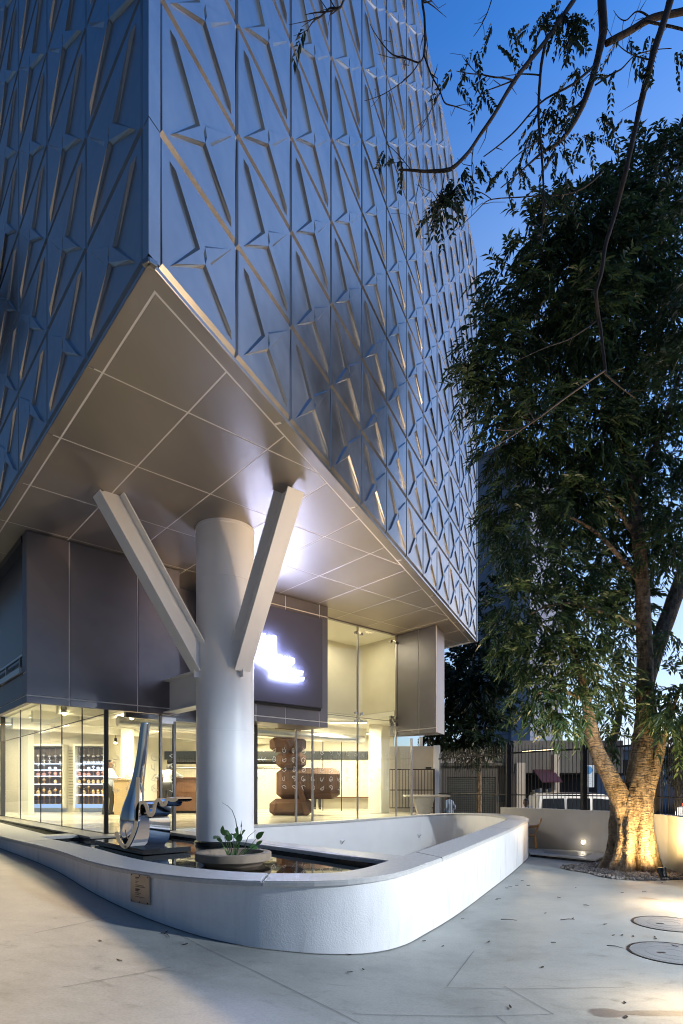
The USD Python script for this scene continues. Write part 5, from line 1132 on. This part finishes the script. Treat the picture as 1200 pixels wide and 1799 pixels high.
limb([(1134, 1215, 12, 12.1), (1146, 1165, 13, 12.3), (1160, 1120, 13.5, 12.5), (1178, 1072, 13, 12.7), (1198, 1015, 12, 12.9), (1222, 940, 10, 13), (1240, 820, 7, 13)])
limb([(1062, 1352, 9, 12.1), (1070, 1320, 8, 12.5), (1085, 1270, 6, 12.9), (1095, 1200, 4, 13.2)], n=14)
for L_ in ([(1128, 1030, 5, 12), (1090, 980, 4, 11.8), (1040, 930, 3, 11.5), (980, 900, 1.6, 11.3)], [(1122, 950, 5, 12), (1060, 860, 4, 12), (990, 780, 3, 12), (900, 720, 1.5, 11.8)], [(1098, 800, 5, 12.2), (1030, 700, 3.5, 12.4), (950, 640, 2.4, 12.4), (860, 600, 1.2, 12)], [(1110, 870, 5, 12.1), (1160, 760, 4, 12), (1200, 640, 3, 12)], [(1085, 700, 4, 12.3), (1130, 560, 3, 12.4), (1170, 430, 2, 12.4)], [(1075, 620, 3.5, 12.4), (1000, 500, 2.4, 12.2), (940, 430, 1.4, 12)],
           [(1131, 1100, 5, 12), (1070, 1080, 3.6, 11.7), (1000, 1060, 2.4, 11.3), (930, 1080, 1.2, 11.0)], [(1030, 1235, 4, 11.6), (990, 1215, 2.6, 11.3), (940, 1220, 1.4, 11)]):
    limb(L_, n=14, k=8, name='branch')
blobs = [(1140, 335, 78, 12.6), (1190, 300, 60, 12.8), (1075, 385, 66, 12.4), (1010, 390, 62, 12.0), (950, 420, 55, 12.2), (1005, 470, 75, 12.8), (1095, 470, 80, 12.0), (1180, 440, 75, 12.3), (895, 505, 48, 12.2), (950, 545, 65, 12.4), (1040, 560, 78, 11.7), (1140, 570, 78, 12.5), (1200, 560, 60, 11.8),
         (850, 590, 36, 12), (890, 620, 52, 11.8), (965, 640, 70, 12.6), (1060, 660, 75, 12.3), (1160, 680, 72, 11.8), (840, 650, 34, 11.8), (815, 690, 22, 11.6), (885, 700, 50, 12.1), (950, 740, 60, 11.6), (1030, 760, 68, 11.9), (1110, 780, 52, 12.7), (1185, 790, 60, 12.2), (880, 770, 38, 11.9), (905, 830, 46, 12.2), (970, 830, 58, 12.5), (1050, 850, 52, 12.6),
         (1170, 880, 50, 12.8), (880, 890, 30, 11.7), (930, 910, 52, 11.9), (1000, 930, 44, 12.6), (900, 960, 36, 11.6), (955, 990, 50, 11.6), (1065, 950, 40, 12.9), (1160, 960, 34, 11.6), (1020, 1010, 40, 11.8), (1080, 1030, 36, 12.7), (905, 1060, 34, 11.2), (955, 1085, 52, 11.3), (1030, 1095, 50, 11.5), (1095, 1120, 30, 12.5), (885, 1110, 24, 11.0),
         (925, 1150, 40, 11.1), (985, 1165, 52, 11.2), (1050, 1180, 44, 11.6), (1090, 1215, 26, 12.4), (945, 1215, 36, 11.0), (1000, 1235, 38, 11.1), (965, 1265, 22, 11.0), (1065, 1250, 26, 12.2), (1170, 1195, 34, 11.3), (1190, 1240, 34, 11.2), (1165, 1250, 22, 11.0), (1180, 1115, 18, 11.6), (1075, 1300, 16, 12.3), (1195, 1290, 16, 11.2), (1085, 900, 45, 12.6), (1095, 985, 38, 12.9), (1175, 945, 42, 12.4), (1110, 1065, 36, 12.8), (1190, 900, 40, 11.8), (1080, 840, 46, 12.0), (1010, 880, 44, 11.6), (1050, 1040, 40, 12.3)]
rt, dr_ = blob_points(tg, blobs, DENS_BIG)
bt.part('crown', leaf_sprays(tg, rt, dr_, 14, .38, .19, .048, .5), leaf_green)
print('crown sprays', len(rt))
# vine stems hanging on the limb
limb([(1182, 960, .9, 11.4), (1190, 1040, .9, 11.4), (1172, 1110, .9, 11.4), (1155, 1160, .8, 11.4)], n=20, k=5, name='hanging_vine', rough=0)

# overhanging branches of a second tree that stands beside the camera
ot = Thing('overhanging_tree', 'bare dark branches with small feathery leaves reaching in from the upper right', 'tree', (3.2, 5.5, 6))
OB = [[(1075, -60, 13, 6.6), (1057, 0, 11, 6.5), (1060, 50, 10, 6.5), (1052, 95, 9, 6.5), (1035, 155, 8, 6.5), (1010, 212, 6, 6.5), (980, 252, 4.5, 6.5), (950, 270, 3, 6.5), (925, 292, 2, 6.4), (880, 330, 1.2, 6.3)],
      [(1030, -30, 6, 6.3), (1000, 12, 5.5, 6.2), (960, 70, 5, 6.1), (905, 140, 4.8, 6.0), (870, 198, 4.4, 5.9), (835, 250, 4.2, 5.9), (808, 284, 4.2, 5.8), (786, 299, 4.4, 5.8), (750, 301, 3.6, 5.8), (722, 299, 2.8, 5.8), (700, 298, 2.2, 5.8)],
      [(962, 62, 4, 6.1), (950, 125, 3.6, 6.1), (946, 200, 3.2, 6.1), (952, 275, 2.8, 6.1), (955, 345, 2.2, 6.1), (950, 425, 1.2, 6.1)],
      [(1190, -50, 10, 6.0), (1178, 0, 9, 6.0), (1165, 42, 8.5, 6.0), (1145, 105, 8, 6.0), (1122, 200, 7, 6.1), (1100, 300, 6, 6.1), (1082, 370, 5.5, 6.2), (1062, 440, 5, 6.2), (1056, 483, 4.8, 6.2), (1047, 515, 4.5, 6.2), (1053, 565, 4, 6.3), (1059, 610, 3.6, 6.3), (1064, 654, 3, 6.3)],
      [(1064, 650, 2.4, 6.3), (1033, 671, 2.2, 6.2), (992, 700, 2, 6.1), (955, 728, 1.7, 6.0), (917, 754, 1.4, 6.0), (858, 792, .8, 5.9)], [(1062, 655, 2, 6.3), (1090, 680, 1.6, 6.3), (1117, 700, 1, 6.3)],
      [(940, 740, 1.3, 6.0), (930, 722, 1.1, 6.0), (920, 704, .7, 6.0)], [(935, 742, 1.1, 6.0), (915, 752, 1.3, 6.0), (868, 752, .7, 5.9)], [(1052, 560, 2.2, 6.3), (1010, 590, 1.6, 6.3), (960, 610, 1, 6.2), (905, 635, .7, 6.1)],
      [(1230, 10, 8, 6.5), (1200, 20, 7.5, 6.5), (1145, 32, 7, 6.5), (1105, 55, 7, 6.5), (1065, 76, 7, 6.5)], [(1230, 60, 3, 6.4), (1185, 48, 3, 6.4), (1140, 38, 3, 6.4), (1115, 52, 2, 6.5)],
      [(750, -40, 3.2, 5.2), (742, 0, 3, 5.2), (746, 33, 2.8, 5.2), (747, 75, 2.6, 5.2), (745, 95, 2.4, 5.2), (749, 108, 2.2, 5.2), (757, 130, 2, 5.2), (772, 158, 1.8, 5.2), (783, 182, 1.5, 5.2), (800, 187, 1.2, 5.2), (827, 197, .7, 5.2)],
      [(745, 93, 1.8, 5.2), (736, 110, 1.8, 5.2), (715, 103, 1.6, 5.2), (692, 97, 1.4, 5.2), (672, 77, 1.1, 5.2), (650, 42, .6, 5.2)], [(737, 108, 1.5, 5.2), (720, 132, 1.3, 5.2), (698, 150, 1, 5.2), (668, 168, .8, 5.2), (640, 177, .5, 5.2)],
      [(774, 160, 1.2, 5.2), (756, 195, .9, 5.2), (736, 230, .5, 5.2)], [(744, 5, 1.4, 5.2), (755, 2, 1.1, 5.2), (768, -15, .9, 5.2)], [(612, -15, 2.4, 4.6), (604, 0, 2.2, 4.6), (596, 14, 2, 4.6), (582, 14, 1.8, 4.6), (565, 28, 1.6, 4.6), (552, 36, 1.4, 4.6), (540, 56, .8, 4.6)], [(600, 10, 1.6, 4.6), (578, 20, 1.4, 4.6), (556, 22, 1.2, 4.6), (536, 26, .6, 4.6)],
      [(905, 142, 2, 6.0), (875, 136, 1.7, 5.9), (837, 130, 1.3, 5.9), (802, 125, .8, 5.8)], [(900, 142, 1.4, 6), (880, 150, 1.3, 6), (858, 158, 1, 6)], [(947, 132, 1.6, 6.1), (918, 130, 1.4, 6.1), (905, 140, 1.2, 6)], [(837, 128, 1, 5.9), (822, 112, .8, 5.9), (812, 98, .5, 5.9)],
      [(1048, 110, 3.2, 6.5), (1010, 145, 2.6, 6.4), (953, 178, 2.2, 6.4), (900, 235, 1.8, 6.3), (850, 275, 1.2, 6.2)], [(1025, 175, 2.6, 6.5), (985, 215, 2.2, 6.5), (950, 243, 1.6, 6.4), (900, 280, 1.2, 6.3), (860, 330, .8, 6.2)], [(1045, 150, 2, 6.5), (1085, 125, 1.6, 6.4), (1120, 95, 1.3, 6.4), (1180, 85, .8, 6.4)],
      [(833, 252, 1.4, 5.9), (829, 290, 1.2, 5.9), (831, 325, 1, 5.9), (828, 380, .5, 5.9)], [(780, 300, 1.4, 5.8), (775, 340, 1.3, 5.7), (757, 390, 1.2, 5.7), (750, 408, .9, 5.7)], [(740, 300, .9, 5.8), (733, 335, .8, 5.8), (722, 385, .4, 5.8)], [(722, 299, .9, 5.8), (707, 280, .9, 5.8), (688, 260, .7, 5.8), (678, 252, .4, 5.8)],
      [(1060, 300, 2, 6.4), (1000, 340, 1.6, 6.3), (930, 345, 1.4, 6.2), (865, 350, 1.1, 6.2), (838, 370, .9, 6.1), (800, 405, .5, 6.1)], [(863, 350, 1, 6.2), (830, 335, .8, 6.2), (800, 345, .4, 6.1)], [(1140, 30, 2.2, 6.5), (1120, 20, 1.6, 6.5), (1098, 36, 1.2, 6.5), (1078, 18, .5, 6.5)],
      [(868, -20, 1.4, 6.0), (857, 20, 1.2, 6.0), (845, 45, 1, 6.0), (832, 64, .6, 6.0)], [(1145, 105, 1.8, 6), (1100, 90, 1.2, 6), (1060, 30, .6, 6)]]
for L_ in OB:
    limb([(p[0], p[1], p[2] * .70, p[3]) for p in L_], n=max(10, 5 * len(L_)), k=7, mat=pale_twig if L_[0][1] >= 640 or L_[0][:2] in ((940, 740), (935, 742)) else twig_bark, name='branch', rough=.15, thing=ot)
def pinnate(r, pts, n=16, L=.066, rach=.27):
    roots, dirs = [], []
    for px, py, D, k in pts:
        for _ in range(k):
            roots.append(at(px + r.normal(0, 5), py + r.normal(0, 5), D + r.normal(0, .04))); a = r.uniform(0, 2 * np.pi)
            dirs.append([math.cos(a) * .7, math.sin(a) * .5, -.75 + r.normal(0, .25)])
    return leaf_sprays(r, np.array(roots), np.array(dirs), n, rach, L, L * .48, .25, jit=.12)
og = np.random.default_rng(77)
tw = []
for L_ in OB:
    q = np.array([[*at(p[0], p[1], p[3]), p[2] / F * p[3]] for p in L_]); s_ = smoothpath(q, 30)
    for _ in range(max(1, int(len(L_) * .9))):
        i = int(og.integers(4, 29)); d = s_[i, :3] - s_[i - 1, :3]; d /= np.linalg.norm(d) + 1e-9; e = d * .6 + og.normal(0, .55, 3) * [1, .5, 1]; e /= np.linalg.norm(e); Lt = og.uniform(.06, .26); r0 = min(.006, s_[i, 3] * .55)
        m_ = s_[i, :3] + e * Lt * .5 + og.normal(0, .012, 3); en = s_[i, :3] + e * Lt + og.normal(0, .03, 3) - np.array([0, 0, .02]); tw.append(tube([s_[i, :3], m_, en], [r0, r0 * .7, .0015], 5))
ot.part('twigs', cat(*tw), twig_bark, kind='stuff')
PL_ = [(985, 18, 6.2, 9), (1010, 30, 6.2, 8), (960, 22, 6.2, 6), (1000, 55, 6.2, 5), (945, 45, 6.1, 3), (800, 118, 5.8, 2), (840, 84, 5.9, 3), (868, 78, 5.9, 2), (803, 158, 5.8, 1), (848, 160, 5.9, 2), (790, 320, 5.8, 6), (770, 345, 5.8, 7), (800, 335, 5.8, 6), (775, 375, 5.8, 4), (815, 300, 5.9, 3), (840, 285, 6, 3), (692, 285, 5.8, 2), (678, 262, 5.8, 1), (1075, 130, 6.4, 3), (1100, 70, 6.4, 3), (1150, 60, 6.4, 3), (1185, 90, 6.3, 3), (1020, 120, 6.4, 4), (985, 170, 6.4, 6), (960, 190, 6.4, 5), (1005, 200, 6.4, 5), (1030, 235, 6.4, 5), (940, 230, 6.3, 5), (1060, 200, 6.4, 4), (1090, 205, 6.3, 2), (980, 260, 6.4, 5), (915, 290, 6.3, 4), (540, 48, 4.6, 1), (1120, 120, 6, 2), (895, 45, 6.2, 2), (870, 40, 6.2, 1), (880, 300, 6.2, 3), (1000, 320, 6.3, 5), (950, 330, 6.2, 5)]
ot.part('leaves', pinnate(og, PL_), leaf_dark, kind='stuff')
tips_ = [(552, 34, 4.6), (540, 54, 4.6), (536, 26, 4.6), (812, 98, 5.9), (802, 125, 5.8)]
# tree behind the small box
def simple_tree(name, label, base, trunk_pts, blobs_, dens, mat, leafsz, r, group=None):
    t = Thing(name, label, 'tree', base, group)
    limb(trunk_pts, n=20, k=12, name='trunk', thing=t)
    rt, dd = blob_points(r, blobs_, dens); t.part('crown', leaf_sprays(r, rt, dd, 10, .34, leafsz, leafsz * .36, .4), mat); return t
simple_tree('street_tree', 'dark broadleaved tree in the street between the building and the tower', (5.4, 26, -.4), [(842, 1450, 5, 26), (842, 1360, 4.5, 26), (836, 1280, 4, 26), (832, 1180, 3, 26), (835, 1100, 1.5, 26)],
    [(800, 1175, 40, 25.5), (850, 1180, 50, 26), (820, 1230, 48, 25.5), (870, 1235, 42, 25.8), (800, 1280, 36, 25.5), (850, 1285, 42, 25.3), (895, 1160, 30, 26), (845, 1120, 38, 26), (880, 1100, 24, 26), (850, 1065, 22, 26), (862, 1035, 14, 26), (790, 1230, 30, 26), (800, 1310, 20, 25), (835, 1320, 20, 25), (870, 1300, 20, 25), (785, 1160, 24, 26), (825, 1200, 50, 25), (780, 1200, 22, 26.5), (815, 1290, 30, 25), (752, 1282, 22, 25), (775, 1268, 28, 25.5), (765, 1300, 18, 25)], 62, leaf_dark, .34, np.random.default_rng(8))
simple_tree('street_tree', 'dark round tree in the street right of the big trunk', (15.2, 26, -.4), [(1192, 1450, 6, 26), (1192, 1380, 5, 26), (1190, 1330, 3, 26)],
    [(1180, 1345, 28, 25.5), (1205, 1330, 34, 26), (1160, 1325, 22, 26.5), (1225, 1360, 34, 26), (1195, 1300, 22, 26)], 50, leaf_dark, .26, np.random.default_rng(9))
# wires across the sky behind
for i, ((x0, y0, D0), (x1, y1, D1)) in enumerate([((845, 1000, 40), (940, 940, 36)), ((845, 1095, 40), (935, 985, 36)), ((880, 985, 40), (845, 1050, 38))]):
    p0, p1 = at(x0, y0, D0), at(x1, y1, D1); pts = [p0 + (p1 - p0) * u - z3 * .5 * 4 * u * (1 - u) * .6 for u in np.linspace(0, 1, 9)]
    t = Thing('overhead_wire', ['upper overhead wire in front of the tower', 'middle overhead wire sloping steeply before the tower', 'lower overhead wire near the building corner'][i], 'wire', p0); t.part('wire', tube(pts, .012, 4), black_metal)
